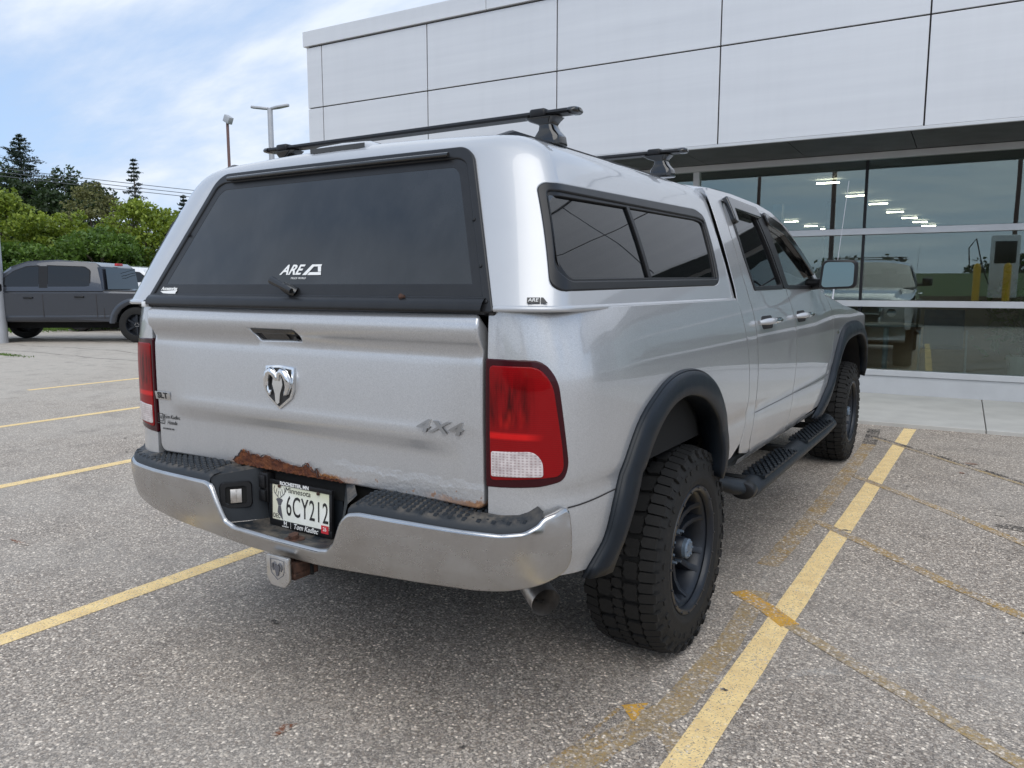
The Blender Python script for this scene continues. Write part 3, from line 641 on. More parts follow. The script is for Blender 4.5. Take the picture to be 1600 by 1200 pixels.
def leafmesh(C_, R_, size, asp=.6, up=.3):
    """C_ centres (n,3), size (n,), returns verts/faces of small folded leaf quads"""
    n = len(C_); d = rng.normal(size=(n, 3)); d /= np.linalg.norm(d, axis=1)[:, None]; e = rng.normal(size=(n, 3)); e = np.cross(d, e); e /= np.linalg.norm(e, axis=1)[:, None]
    s = np.asarray(size)[:, None]; V = np.stack([C_ - d * s, C_ + e * s * asp, C_ + d * s, C_ - e * s * asp], 1).reshape(-1, 3)
    return V, np.arange(n * 4).reshape(n, 4)
def npmesh(name, V, F, mat, parent, mw=None):
    me = bpy.data.meshes.new(name); me.from_pydata(V.tolist(), [], F.tolist()); me.materials.append(mat); return put(bpy.data.objects.new(name, me), parent, mw)
pl = empty('potted_plant', (2.15, 11.2, .038), 0, 'leafy potted plant at the right edge behind the showroom glass', 'plant')
C_ = np.array([2.15, 11.2, .95]) + rng.normal(size=(260, 3)) * [.22, .22, .30]; V, F = leafmesh(C_, 0, rng.uniform(.05, .12, 260), .35); npmesh('foliage', V, F, M['leaf_mid'], pl)
MB().lathe([(0, .04), (.14, .04), (.19, .40), (.17, .40), (.0, .38)], 24, Matrix.Translation((2.15, 11.2, 0)) @ Matrix.Rotation(-pi / 2, 4, 'Y')).build('pot', M['offwhite'], pl, smooth=50); MB().tube([(2.15, 11.2, .38), (2.16, 11.2, 1.0)], .015).build('stem', M['bark'], pl)

# ---- lawn behind the lot and the rise behind the camera
tag(MB().grid([[(-25.2, 3, .012), (-22.6, 12.5, .012), (-21.5, 18, .012), (-18, 60, .012)], [(-27, 3, .15), (-25, 13, .15), (-23, 19, .15), (-20, 60, .15)], [(-200, -60, .4), (-200, 20, .4), (-200, 60, .4), (-200, 300, .4)]]).build('lawn', M['grass'], None, smooth=0), kind='structure')
tag(MB().grid([[(x, -11.3, .0) for x in (-.5, 15)], [(x, -11.32, 1.0) for x in (-.5, 15)], [(x, -20, 1.9) for x in (-3, 22)], [(x, -60, 2.2) for x in (-20, 50)]]).build('grass_bank', M['grass'], None, smooth=60), kind='structure')
gb = rng.uniform([-25.0, 3.5], [-23.0, 16], (5200, 2)); x = gb[:, 0] + (gb[:, 1] - 3.5) * .21; V, F = leafmesh(np.stack([x, gb[:, 1], rng.uniform(.03, .16, 5200)], 1), 0, rng.uniform(.03, .10, 5200), .2)
tag(npmesh('long_grass', V, F, M['leaf_mid'], None), kind='stuff')
w_ = np.stack([rng.normal(-14.9, .45, 240), rng.normal(5.95, .06, 240), rng.uniform(.0, .025, 240)], 1); V, F = leafmesh(w_, 0, rng.uniform(.015, .04, 240), .3)
tag(npmesh('weeds', V, F, M['leaf_mid'], None), kind='stuff')

# ---- trees
def limb(mb, a, b, r0, r1, n=5, wob=.12):
    a, b = Vector(a), Vector(b); L = (b - a).length; pts = [a + (b - a) * t + Vector((random.uniform(-1, 1), random.uniform(-1, 1), 0)) * wob * L * .15 * (t > 0) for t in np.linspace(0, 1, n)]; mb.tube(pts, [r0 + (r1 - r0) * t for t in np.linspace(0, 1, n)], 7)
def broad(name, x, y, h, r, leaf, label, cat, group, n=11000, ls=.11, base=.12, clumps=90, sq=1.0):
    e = empty(name, (x, y, 0), 0, label, cat, group); mb = MB(); limb(mb, (x, y, 0), (x, y, h * .7), r * .09 + .04, .05); cen = []
    for i in range(clumps):
        th = random.uniform(0, 2 * pi); ph = math.acos(random.uniform(-.75, 1)); k = random.uniform(.55, 1.0) ** .6
        zc = h * (base + (1 - base) * .52); p = np.array([x + r * k * sin(ph) * cos(th) * sq * random.uniform(.85, 1.1), y + r * k * sin(ph) * sin(th), zc + (h * (1 - base) * .46) * k * cos(ph)]); cen.append(p)
        if i % 6 == 0: limb(mb, (x, y, h * random.uniform(.15, .5)), tuple(p), r * .03 + .02, .01)
    mb.build('trunk', M['bark'], e, smooth=60)
    cen = np.array(cen); idx = rng.integers(0, clumps, n); cr_ = rng.uniform(.16, .34, clumps) * r
    d = rng.normal(size=(n, 3)); d /= np.linalg.norm(d, axis=1)[:, None]; P = cen[idx] + d * (cr_[idx] * rng.uniform(.3, 1.05, n) ** .5)[:, None] * [1, 1, .72]; P[:, 2] = np.maximum(P[:, 2], .15)
    V, F = leafmesh(P, 0, rng.uniform(.6, 1.3, n) * ls); npmesh('crown', V, F, M[leaf], e); return e
def conifer(name, x, y, h, r, label, cat, group, n=16, droop=.25, dens_=1., gap=0.):
    e = empty(name, (x, y, 0), 0, label, cat, group); mb = MB(); limb(mb, (x, y, 0), (x, y, h), .16, .02, wob=.02); P = []
    nl = int(h * 3.4)
    for i in range(nl):
        t = (i + .5) / nl; z = h * (.12 + .88 * t); R_ = r * (1 - t) ** .75 * random.uniform(.55, 1.12) + .08
        for k in range(random.randint(5, 8)):
            if random.random() < gap: continue
            th = random.uniform(0, 2 * pi); Rk = R_ * random.uniform(.6, 1.1); tip = np.array([x + Rk * cos(th), y + Rk * sin(th), z - Rk * droop + random.uniform(0, .3) * Rk * (t > .5)])
            limb(mb, (x, y, z), tuple(tip), .02, .006, 3, .05)
            m_ = int(70 * dens_ * (Rk / r + .25)); s_ = rng.uniform(.12, 1.02, m_); wdt = .13 * Rk * (1.15 - s_) + .05
            q = np.array([x, y, z]) + (tip - np.array([x, y, z])) * s_[:, None] + rng.normal(size=(m_, 3)) * np.stack([wdt, wdt, wdt * .45], 1); q[:, 2] -= .10 * s_ * Rk; P.append(q)
    mb.build('trunk', M['bark'], e, smooth=60); P = np.vstack(P); V, F = leafmesh(P, 0, rng.uniform(.05, .13, len(P)), .30); npmesh('crown', V, F, M['needle'], e)
GR = 'trees beyond the parking lot'
conifer('spruce_tree', -50.1, 23.9, 10.6, 4.0, 'tall dark spruce, highest tree at the far left', 'tree', GR, droop=-.12, dens_=1.5)
broad('broadleaf_tree', -47.0, 25.3, 8.3, 2.7, 'leaf_dark', 'dark green spreading tree beside the tall left spruce', 'tree', GR, 13000, .12, .1, 110)
broad('broadleaf_tree', -50.5, 21.6, 8.8, 3.4, 'leaf_dark', 'dark leafy tree below the tall left spruce', 'tree', GR, 13000, .12, .1, 110)
broad('birch_tree', -39.6, 22.1, 6.9, 1.45, 'leaf_olive', 'pale olive airy birch between the dark tree and the lone spruce', 'tree', GR, 5200, .075, .2, 60)
broad('birch_tree', -39.0, 23.8, 6.3, 1.3, 'leaf_olive', 'low olive tree just left of the lone spruce', 'tree', GR, 4200, .075, .2, 50)
conifer('spruce_tree', -48.7, 30.46, 9.9, 1.55, 'lone thin spruce with open branches against the sky', 'tree', GR, droop=.10, dens_=.75, gap=.25)
conifer('pine_tree', -45.4, 31.8, 7.4, 1.5, 'dark pine left of the topper edge', 'tree', GR, droop=0); conifer('pine_tree', -43.0, 31.9, 7.4, 1.5, 'dark pine touching the topper edge', 'tree', GR, droop=0)
broad('maple_tree', -32.6, 14.2, 5.1, 1.9, 'leaf_yellow', 'yellow green maple at the far left above the grey pickup cab', 'tree', GR, 13000, .085, .06, 110, 1.1)
broad('maple_tree', -32.0, 16.4, 4.7, 1.5, 'leaf_yellow', 'smaller yellow green maple left of the dark green bush', 'tree', GR, 9000, .085, .06, 90)
broad('maple_tree', -30.0, 18.9, 5.0, 1.9, 'leaf_yellow', 'broad yellow green maple right of centre in the hedge line', 'tree', GR, 14000, .085, .06, 120, 1.1)
broad('maple_tree', -28.6, 20.2, 4.3, 1.4, 'leaf_yellow', 'yellow green maple at the right end by the topper', 'tree', GR, 9000, .085, .06, 90)
broad('shrub', -28.6, 16.1, 3.7, 1.75, 'leaf_mid', 'mid green rounded bush behind the grey pickup bed', 'bush', GR, 13000, .08, .02, 110)
broad('shrub', -29.6, 13.7, 3.1, 1.4, 'leaf_mid', 'low green bush behind the grey pickup cab', 'bush', GR, 9000, .08, .02, 80)
broad('shrub', -27.0, 19.6, 2.9, 1.5, 'leaf_dark', 'dark low bush behind the white car', 'bush', GR, 8000, .08, .02, 80)
for i, (x, y, h, r, lf) in enumerate(((-30, 10, 4.6, 2.3, 'leaf_mid'), (-31, 25, 4.6, 2.4, 'leaf_mid'), (-33, 6, 5.0, 2.6, 'leaf_dark'), (-36, 33, 6, 3, 'leaf_dark'))): broad('broadleaf_tree', x, y, h, r, lf, ('green tree off the left end of the hedge line', 'green tree hidden behind the topper in the hedge line', 'dark tree outside the left end of the hedge', 'dark tree behind the showroom corner')[i], 'tree', GR, 5000, .12, .05, 70)
wd = rng.uniform([-36, 4, .1], [-34, 30, 3.0], (26000, 3)); wd[:, 0] += rng.normal(size=26000) * .5; V, F = leafmesh(wd, 0, rng.uniform(.08, .2, 26000)); tag(npmesh('undergrowth', V, F, M['leaf_dark'], None), kind='stuff')

# ---- light poles and wires
def lot_light(x, y, h, r, m, heads, label, rz=0):
    e = empty('light_pole', (x, y, 0), 0, label, 'light pole', 'parking lot light poles'); MB().tube([(x, y, 0), (x, y, h)], [r, r * .85], 12).build('pole', M[m], e, smooth=60)
    for s_ in heads:
        hm_ = Matrix.Translation((x, y, h)) @ Matrix.Rotation(rz, 4, 'Z')
        MB().prism([(s_ * a, b_) for a, b_ in ((.05, -.07), (.35, -.13), (.80, -.10), (.86, 0), (.80, .10), (.35, .13), (.05, .07))], -.02, .07, hm_ @ Matrix.Rotation(s_ * -.13, 4, 'Y') @ Matrix.Translation((0, 0, -.05))).build('lamp_head', M[m], e, bevel=.02, smooth=50)
    return e
lot_light(-23.7, 20.6, 8.45, .125, 'pole', (1, -1), 'grey twin headed light pole just left of the building corner', .35)
e = lot_light(-34.2, 26.8, 10.1, .09, 'polebrown', (), 'thin brown floodlight pole left of the twin headed light pole')
MB().box((-.22, -.15, -.05), (.25, .15, .32), Matrix.Translation((-34.2, 26.8, 10.1)) @ Matrix.Rotation(.5, 4, 'Y')).build('lamp_head', M['pole'], e, bevel=.03)
lot_light(-18.4, 7.52, 7.0, .16, 'pole', (1, -1), 'thick grey light pole cut by the left edge of the photo')
for i, (z0, z1) in enumerate(((7.26, 6.6), (7.07, 6.4), (6.88, 6.22), (4.78, 4.05))):
    a = Vector((-41.5, 18.66, z0)); b = Vector((-36.4, 27.2, z1)); d = b - a; pts = [a + d * t + Vector((0, 0, .02 * ((t - .5) ** 2) * 4 - .05)) for t in np.linspace(-3, 3.5, 40)]
    tag(MB().tube(pts, .018, 5, cap=False).build('overhead_wire', M['wire'], None, smooth=60), ('topmost', 'second', 'third', 'lowest')[i] + ' overhead wire crossing in front of the trees', 'wire', 'overhead wires')

# ---- parked vehicles in the distance
def arch_poly(x, r, z0, n=10, zc=.40): return [(x + r * cos(a), zc + r * sin(a)) for a in np.linspace(pi - .1, .1, n)]
def slab(name, P, yfun, paint, e, mw, rnd=.05):
    """closed side outline P (x, z) spanned across the car, its rims rounded"""
    P = np.array(P, float); n = len(P); a_ = area(P); P = P if a_ > 0 else P[::-1]; t = np.roll(P, -1, 0) - np.roll(P, 1, 0); t /= np.hypot(*t.T)[:, None]; no = np.stack([-t[:, 1], t[:, 0]], 1); vs = []
    for s_, seq in ((1, (0, 1, 2)), (-1, (2, 1, 0))):
        for k in seq:
            ins, out = ((1, 0), (.35, .65), (0, 1))[k]
            for (x, z), (nx, nz) in zip(P, no): vs.append((x + nx * rnd * ins, s_ * (yfun(z) - rnd * out * .8), z + nz * rnd * ins))
    mb = MB(); mb.add(vs, [tuple(range(n)), tuple(range(5 * n, 6 * n))[::-1]] + [(k * n + i, k * n + (i + 1) % n, (k + 1) * n + (i + 1) % n, (k + 1) * n + i) for k in range(5) for i in range(n)])
    return mb.build(name, paint, e, smooth=38, mw=mw)
def carbody(e, mw, lower, upper, half, tum, paint, wins, wheels_, wr, glassy, doors=(), handles=()):
    def yy(z): return half - tum(z)
    bo = slab('body', lower, lambda z: half - (.06 * max(0, .75 - z)), paint, e, mw); slab('cabin', upper, yy, paint, e, mw, .07)
    for s_ in (1, -1):
        for nm, w in wins:
            w0_ = np.array(rc(w, .03, 4)); cw_ = w0_.mean(0); w1_ = cw_ + (w0_ - cw_) * [1.06, 1.10]; MB().add([(x, s_ * (yy(z) + .004), z) for x, z in w1_], [tuple(range(len(w1_)))]).build('window_trim', M['blacktrim'], e, mw=mw, smooth=0)
            w = rc(w, .03, 4); MB().add([(x, s_ * (yy(z) + .006), z) for x, z in w], [tuple(range(len(w)))]).build(nm, glassy, e, mw=mw, smooth=0)
        for L in doors:
            mb = MB(); rws = [[(x + d, s_ * (yy(z) + .003), z) for d in (-.008, .008)] for x, z in L]; mb.grid(rws).build('door_gap', M['joint'], e, mw=mw, smooth=0)
        for x, z in handles: MB().box((x - .11, s_ * (yy(z) + .0) - .02, z - .02), (x + .11, s_ * (yy(z)) + .035, z + .022)).build('door_handle', M['blacktrim'], e, mw=mw, bevel=.012)
        for x in wheels_:
            wm_ = mw @ Matrix.Translation((x, s_ * (half - .12), wr)) @ Matrix.Rotation(pi / 2 if s_ > 0 else -pi / 2, 4, 'Z')
            w_o = MB().lathe([(wr * .6, -.11), (wr * .8, -.125), (wr * .97, -.10), (wr, -.06), (wr, .06), (wr * .97, .10), (wr * .8, .125), (wr * .6, .11)], 40).build('tyre', M['tyre'], e, smooth=50, mw=wm_)
            rm = MB(); rm.lathe([(wr * .61, -.1), (wr * .55, .0), (wr * .57, .09), (wr * .62, .112)], 36); rm.lathe([(0, .06), (.05, .06), (.055, .03), (wr * .56, .0)], 24)
            for k in range(6):
                A2 = Matrix.Rotation(2 * pi * k / 6, 4, 'X'); rm.box((.045, -.022, .04), (.075, .022, wr * .58), A2)
            rm.build('rim', M['rim'], e, smooth=40, mw=wm_); hb_ = MB()
            for k in range(6): hb_.lathe([(0, .085), (.009, .085), (.010, .07)], 6, Matrix.Translation((0, .045 * cos(k * pi / 3), .045 * sin(k * pi / 3))))
            hb_.build('lug_nut', M['chromebright'], e, smooth=0, mw=wm_)
    return bo
def tumF(z): return 0.0 if z < 1.16 else (z - 1.16) * .14
GMW = Matrix.Translation((-17.74, 9.13, 0)) @ Matrix.Rotation(radians(214), 4, 'Z')
gp = empty('grey_pickup', (-17.74, 9.13, 0), radians(214), 'graphite grey crew cab pickup parked at the left in front of the hedge', 'pickup truck')
prof = [(-2.80, .50), (-2.78, 1.12), (-2.72, 1.20), (-1.02, 1.24), (1.85, 1.24), (2.75, 1.15), (2.95, 1.02), (3.0, .55), (2.42, .50)] + [(1.88 + .50 * cos(a), .44 + .50 * sin(a)) for a in np.linspace(.1, pi - .1, 9)] + [(1.33, .50), (-1.28, .50)] + [(-1.78 + .50 * cos(a), .44 + .50 * sin(a)) for a in np.linspace(.1, pi - .1, 9)]
cabp = [(-1.05, 1.17), (-.97, 1.82), (-.85, 1.91), (.05, 1.98), (.75, 1.95), (1.15, 1.82), (1.95, 1.17)]
pk = carbody(gp, GMW, prof, cabp, .98, tumF, M['greypaint'], [('side_window', [(-.72, 1.30), (-.72, 1.72), (-.60, 1.80), (.25, 1.83), (.25, 1.30)]), ('side_window', [(.47, 1.30), (.47, 1.82), (.77, 1.80), (1.05, 1.70), (1.62, 1.30), (1.15, 1.25)])], (-1.78, 1.88), .43, M['glass_side'], doors=[[(-.88, .62), (-.88, 1.16)], [(.38, .62), (.38, 1.16)], [(1.46, .62), (1.46, 1.16)], [(-1.05, .58), (-1.05, 1.22)]], handles=[(-.48, 1.10), (.72, 1.08)])
for s_ in (1, -1):
    MB().add([(x, s_ * (.98 - tumF(z) + .007), z) for x, z in ((.26, 1.26), (.46, 1.26), (.46, 1.83), (.26, 1.83))], [(0, 1, 2, 3)]).build('pillar_trim', M['blacktrim'], gp, mw=GMW, smooth=0)
    MB().tube([(-1.05, s_ * .93, 1.245), (-2.7, s_ * .93, 1.21)], .018, 6).build('bed_rail_cap', M['blacktrim'], gp, mw=GMW, smooth=60)
    ma = MB(); rws = []
    for w in np.linspace(.05, pi - .05, 18): rws.append([(-1.78 + r_ * cos(w), s_ * yv, .44 + r_ * sin(w)) for r_, yv in ((.50, .985), (.54, 1.015), (.60, 1.01), (.64, .975))])
    ma.grid(rws).build('wheel_arch', M['greypaint'], gp, mw=GMW, smooth=60)
    MB().box((-1.2, s_ * .96 - .01, .58), (1.3, s_ * .96 + .015, .66)).build('sill_moulding', M['greypaint'], gp, mw=GMW, bevel=.015)
    MB().box((1.30, s_ * 1.05 - .08, 1.22), (1.50, s_ * 1.05 + .08, 1.42)).build('door_mirror', M['blacktrim'], gp, mw=GMW, bevel=.04)
MB().box((-2.68, -.86, .9), (-1.10, .86, 1.18)).build('bed_floor', M['dark'], gp, mw=GMW)
MB().add([(-1.10, -.84, 1.28), (-1.10, .84, 1.28), (-1.045, .78, 1.80), (-1.045, -.78, 1.80)], [(0, 1, 2, 3)]).build('rear_window', M['glass_side'], gp, mw=GMW, smooth=0)
MB().box((-1.04, -.14, 1.85), (-.96, .14, 1.91)).build('brake_light', M['decal_red'], gp, mw=GMW, bevel=.01)
MB().box((-2.6, -.55, .34), (2.6, .55, .62)).build('underbody', M['dark'], gp, mw=GMW)
MB().box((-2.85, -.9, .50), (-2.72, .9, .66)).build('bumper', M['blacktrim'], gp, mw=GMW, bevel=.03)
WMW = Matrix.Translation((-20.6, 12.6, 0)) @ Matrix.Rotation(radians(28), 4, 'Z') @ Matrix.Diagonal((1.08, 1.08, 1.12, 1))
wc = empty('white_car', (-20.6, 12.6, 0), radians(28), 'white car with tinted windows, roof showing beyond the grey pickup bed', 'car')
prw = [(-2.2, .35), (-2.25, .9), (-2.15, 1.12), (1.2, 1.14), (2.1, 1.05), (2.3, .75), (2.3, .35)]
carbody(wc, WMW, prw, [(-2.12, 1.06), (-1.75, 1.54), (-1.1, 1.72), (-.2, 1.75), (.5, 1.66), (1.3, 1.06)], .9, lambda z: 0 if z < 1.05 else (z - 1.05) * .35, M['whitepaint'], [('side_window', [(-1.75, 1.22), (-1.55, 1.42), (-1.05, 1.58), (-.35, 1.61), (-.35, 1.20)]), ('side_window', [(-.28, 1.20), (-.28, 1.61), (.38, 1.56), (.95, 1.20)])], (-1.35, 1.4), .34, M['glass_side'])

# ---- behind the camera, seen mirrored in the showroom glass
rw = empty('retaining_wall', (7, -11.1, 0), 0, 'low brown block wall holding the grass bank, mirrored in the lower glass', 'wall')
for i in range(19):
    for j in range(4):
        MB().box((-.5 + i * .8 + .4 * (j % 2) + .005, -11.27, j * .25 + .004), (-.5 + i * .8 + .4 * (j % 2) + .795, -11.0 + random.uniform(-.01, .01), j * .25 + .246)).build('block', M['wallbrown'], rw, smooth=0)

def bl_(x, y, label): o = MB().tube([(x, y, .80), (x, y, 1.98), (x, y, 2.05), (x, y, 2.09)], [.11, .11, .085, .02], 20).build('bollard', M['yellowpost'], None, smooth=60); tag(o, label, 'bollard', 'yellow bollards reflected in the glass')
bl_(1.05 + 1.5, -10.0, 'yellow bollard mirrored in the glass, left of the charger'); bl_(1.9 + 1.5, -10.0, 'yellow bollard mirrored in the glass, in front of the charger')
chg = empty('car_charger', (3.35, -10.8, .9), 0, 'white charging cabinet with a dark screen mirrored in the glass', 'charger')
MB().box((2.95, -11.1, .95), (3.75, -10.6, 3.0)).build('cabinet', M['offwhite'], chg, bevel=.04); MB().box((3.05, -10.6, 2.1), (3.65, -10.58, 2.8)).build('screen', M['blackgloss'], chg)
MB().tube([(2.95, -10.7, 1.4), (2.75, -10.6, 1.9), (2.5, -10.5, 2.9), (2.3, -10.5, 2.6), (2.35, -10.5, 1.9), (2.7, -10.6, 1.7)], .02, 8).build('charging_cable', M['blacktrim'], chg, smooth=60)
for i, (x, y, h) in enumerate(((-2.5, -16, 9), (4.5, -22, 9), (9, -30, 9.5), (-7, -24, 8))): lot_light(x, y, h, .10, 'polebrown', (1, -1), ('dark lamp post mirrored high in the left glass', 'dark lamp post mirrored in the upper right glass', 'far lamp post mirrored at the right edge', 'far lamp post mirrored behind the truck roof')[i])
for i, (x, y, h, r) in enumerate(((-16, -50, 3.6, 4), (-4, -56, 3.3, 4.5), (8, -60, 3.6, 4), (20, -54, 3.2, 4), (30, -48, 3.6, 4.5))): broad('broadleaf_tree', x, y, h, r, 'leaf_dark', 'low dark tree mirrored faintly in the showroom glass, %s from the left' % ords[i], 'tree', 'trees on the bank', 3500, .2, .05, 60)
# ================================================================== THE SILVER PICKUP
T_ = empty('pickup_truck', (0, 2.4, 0), 0, 'silver pickup truck with a rusty tailgate, topper and roof bars, large in front', 'pickup truck')
OFF = BP.u[-1] - 1.6                     # u = y + OFF along the straight bed side
for sd in (1, -1):
    arch = [(.36, .575), (.44, .66), (.50, .79), (.60, .925), (.72, 1.01), (.86, 1.048), (1.03, 1.045), (1.19, 1.0), (1.32, .92), (1.385, .81), (1.395, .70)]
    bed = [(.012, 1.318), (.012, .60), (.20, .588)] + arch + [(1.40, .648), (1.60, .672), (1.70, .712), (1.775, .80), (1.80, .90), (1.785, 1.02), (1.755, 1.126), (1.726, 1.235), (1.71, 1.318)]
    tl = rc([(.008, 1.182), (.165, 1.180), (.205, 1.13), (.238, .90), (.225, .862), (.16, .848), (.08, .842), (.008, .838)], [.003, .03, .03, .03, .02, .02, .01, .003])
    panel('bed_side', bed, bedW, M['silver'], T_, r=.003, th=.03, side=sd, sp=.035)
    # groove moulding line low on the bed side
    panel('door_gap_backing', [(1.575, .665), (3.72, .665), (3.72, 1.30), (3.2, 1.345), (1.575, 1.345)], cabW, M['joint'], T_, r=0, th=.002, lift=-.007, side=sd, sp=.045)  # dark sheet added behind the doors to make their gaps read as shade
    panel('cab_corner_inner', [(1.46, 1.30), (1.75, 1.30), (1.78, 1.78), (1.50, 1.78)], cabW, M['joint'], T_, r=0, th=.004, lift=-.035, side=sd, sp=.08)
    mb = MB(); rows = []
    for u in np.linspace(.24, .47, 12):
        z = .783 + (u - .26) * .055; rows.append([tuple(bedW(np.array([u]), np.array([z + dz]))[0] * [sd, 1, 1] + wnorm(bedW, np.array([[u, z]]))[0] * [sd, 1, 1] * .0012) for dz in (-.0022, .0022)])
    mb.grid(rows).build('panel_seam', M['joint'], T_)
    # tail lamp
    lamp = panel('tail_light', tl, bedW, M['lens_dark'], T_, r=.005, th=.03, lift=.002, side=sd, sp=.025)
    panel('red_lens', rc([(.020, 1.165), (.155, 1.164), (.19, 1.12), (.217, .95), (.222, .895), (.21, .875), (.022, .858)], [.01, .03, .03, .02, .02, .015, .01]), bedW, M['lens_red'], lamp, r=.003, th=.006, lift=.005, side=sd, sp=.025)
    panel('reversing_lens', rc([(.026, .934), (.142, .940), (.165, .915), (.166, .875), (.026, .869)], [.004, .02, .02, .006, .004]), bedW, M['lens_clear'], lamp, r=.002, th=.004, lift=.0085, side=sd, sp=.025)
    # fender flares
    def sweep(name, W, FO, FI, bul):
        FO = _cr(FO, 6); FI = _cr(FI, 6)
        def rs(P, n=44):
            s_ = np.concatenate([[0], np.cumsum(np.hypot(*np.diff(P, axis=0).T))]); t = np.linspace(0, s_[-1], n); return np.stack([np.interp(t, s_, P[:, 0]), np.interp(t, s_, P[:, 1])], 1)
        A, B = rs(FO), rs(FI); rows = []
        for w_, l_ in ((0, .0), (.015, .008), (.05, .012), (.08, .011), (.10, .019), (.25, .028), (.60, .036), (.93, .038), (.985, .034), (1.0, .026), (1.0, -.05)):
            P = A + (B - A) * w_; n_ = wnorm(W, P); Q = W(P[:, 0], P[:, 1]) + n_ * l_ * bul; rows.append([tuple(q * [sd, 1, 1]) for q in Q])
        o = MB().grid(rows).build(name, M['flare'], T_, smooth=60)
        mod = o.modifiers.new('thick', 'SOLIDIFY'); mod.thickness = .006; mod.offset = -1
        return o
    FO = [(.335, .555), (.405, .650), (.456, .792), (.575, .963), (.713, 1.044), (.87, 1.090), (1.061, 1.092), (1.237, 1.050), (1.369, .967), (1.462, .84), (1.487, .712), (1.477, .625)]
    FI = [(.455, .555), (.485, .669), (.545, .782), (.635, .902), (.745, .978), (.885, 1.011), (1.032, 1.0), (1.176, .955), (1.30, .869), (1.365, .751), (1.385, .64)]
    sweep('rear_fender_flare', bedW, FO, FI, 1.0)
    FOf = [(3.141, .59), (3.35, .694), (3.62, .80), (3.86, .97), (4.12, 1.085), (4.46, 1.118), (4.85, 1.10), (5.15, 1.0), (5.33, .84), (5.38, .66)]
    FIf = [(3.281, .575), (3.53, .70), (3.79, .86), (4.05, .97), (4.46, 1.01), (4.85, 1.00), (5.10, .90), (5.23, .78), (5.28, .64)]
    sweep('front_fender_flare', cabW, FOf, FIf, 1.0)
    # cab skin around the doors
    RDo = rc([(1.80, 1.752), (1.742, 1.62), (1.728, 1.407), (1.756, 1.273), (1.768, 1.116), (1.786, .977), (1.775, .82), (1.718, .70), (1.735, .636), (2.418, .636), (2.497, .798), (2.532, .984), (2.505, 1.201), (2.452, 1.347), (2.40, 1.55), (2.36, 1.745), (2.06, 1.765)], [.05, .02, .02, .02, .02, .02, .02, .03, .03, .03, .02, .05, .02, .01, .02, .01, .02])
    g_ = .009
    FDo = rc([(2.418 + g_, .636), (3.262, .650), (3.45, .73), (3.562, .84), (3.65, .97), (3.684, 1.09), (3.672, 1.20), (3.488, 1.323), (3.36, 1.352), (3.215, 1.432), (3.081, 1.527), (2.911, 1.622), (2.727, 1.694), (2.527, 1.735), (2.36 + g_, 1.745), (2.40 + g_, 1.55), (2.452 + g_, 1.347), (2.505 + g_, 1.201), (2.532 + g_, .984), (2.497 + g_, .798)], [.03, .04, .03, .02, .02, .02, .03, .02, .02, .02, .02, .02, .02, .02, .01, .02, .01, .02, .05, .02])
    rg = rc([(1.862, 1.735), (2.275, 1.722), (2.325, 1.55), (2.372, 1.378), (1.862, 1.372), (1.842, 1.52)], [.03, .02, 0, .02, .03, 0])
    fg = rc([(2.455, 1.705), (2.705, 1.668), (2.896, 1.585), (3.09, 1.472), (3.235, 1.385), (3.235, 1.374), (2.50, 1.378), (2.475, 1.55)], [.02, .02, 0, 0, .01, .01, .02, 0])
    cab = [(1.57, .672), (1.735 - .012, .626), (2.42, .626), (3.27, .640), (3.46, .722)]
    # strip of bodywork behind, above and ahead of the doors
    cp = [(1.560, 1.318), (1.582, 1.235), (1.612, 1.126), (1.640, 1.02), (1.655, .90), (1.63, .80), (1.56, .71), (1.56, .668), (1.70, .642), (1.728, .642), (1.709, .70), (1.766, .82), (1.777, .977), (1.759, 1.116), (1.747, 1.273), (1.719, 1.407), (1.733, 1.62), (1.785, 1.755), (2.06, 1.774), (2.36, 1.755), (2.527, 1.745), (2.727, 1.704), (2.911, 1.632), (3.081, 1.537), (3.215, 1.442), (3.36, 1.362), (3.488, 1.334), (3.52, 1.345), (3.36, 1.42), (3.12, 1.58), (2.93, 1.70), (2.70, 1.775), (2.50, 1.80), (2.06, 1.812), (1.70, 1.805), (1.615, 1.798), (1.585, 1.60), (1.565, 1.33)]
    panel('cab_pillar_frame', cp, cabW, M['silver'], T_, r=0, th=.003, side=sd, sp=.04)
    d1 = panel('rear_door', RDo, cabW, M['silver'], T_, holes=[rg], r=0, th=.003, side=sd, sp=.04)
    d2 = panel('front_door', FDo, cabW, M['silver'], T_, holes=[fg], r=0, th=.003, side=sd, sp=.04)
    rg2 = rc([(1.842, 1.752), (2.285, 1.738), (2.338, 1.55), (2.388, 1.362), (1.85, 1.358), (1.822, 1.52)], .02); fg2 = rc([(2.430, 1.722), (2.708, 1.683), (2.904, 1.598), (3.1, 1.487), (3.27, 1.388), (3.26, 1.358), (2.478, 1.362), (2.450, 1.55)], .02)
    panel('window_seal', rg2, cabW, M['blacktrim'], d1, holes=[rg], r=.003, th=.012, lift=.004, side=sd); panel('window_seal', fg2, cabW, M['blacktrim'], d2, holes=[fg], r=.003, th=.012, lift=.004, side=sd)
    panel('pillar_trim', [(2.30, 1.73), (2.42, 1.722), (2.455, 1.55), (2.485, 1.365), (2.40, 1.365), (2.352, 1.55)], cabW, M['blacktrim'], d2, r=.003, th=.01, lift=.007, side=sd)
    panel('window_glass', rg, cabW, M['glass_side'], d1, r=0, th=.006, lift=-.008, side=sd, sp=.08); panel('window_glass', fg, cabW, M['glass_cab'], d2, r=0, th=.004, lift=-.008, side=sd, sp=.08)
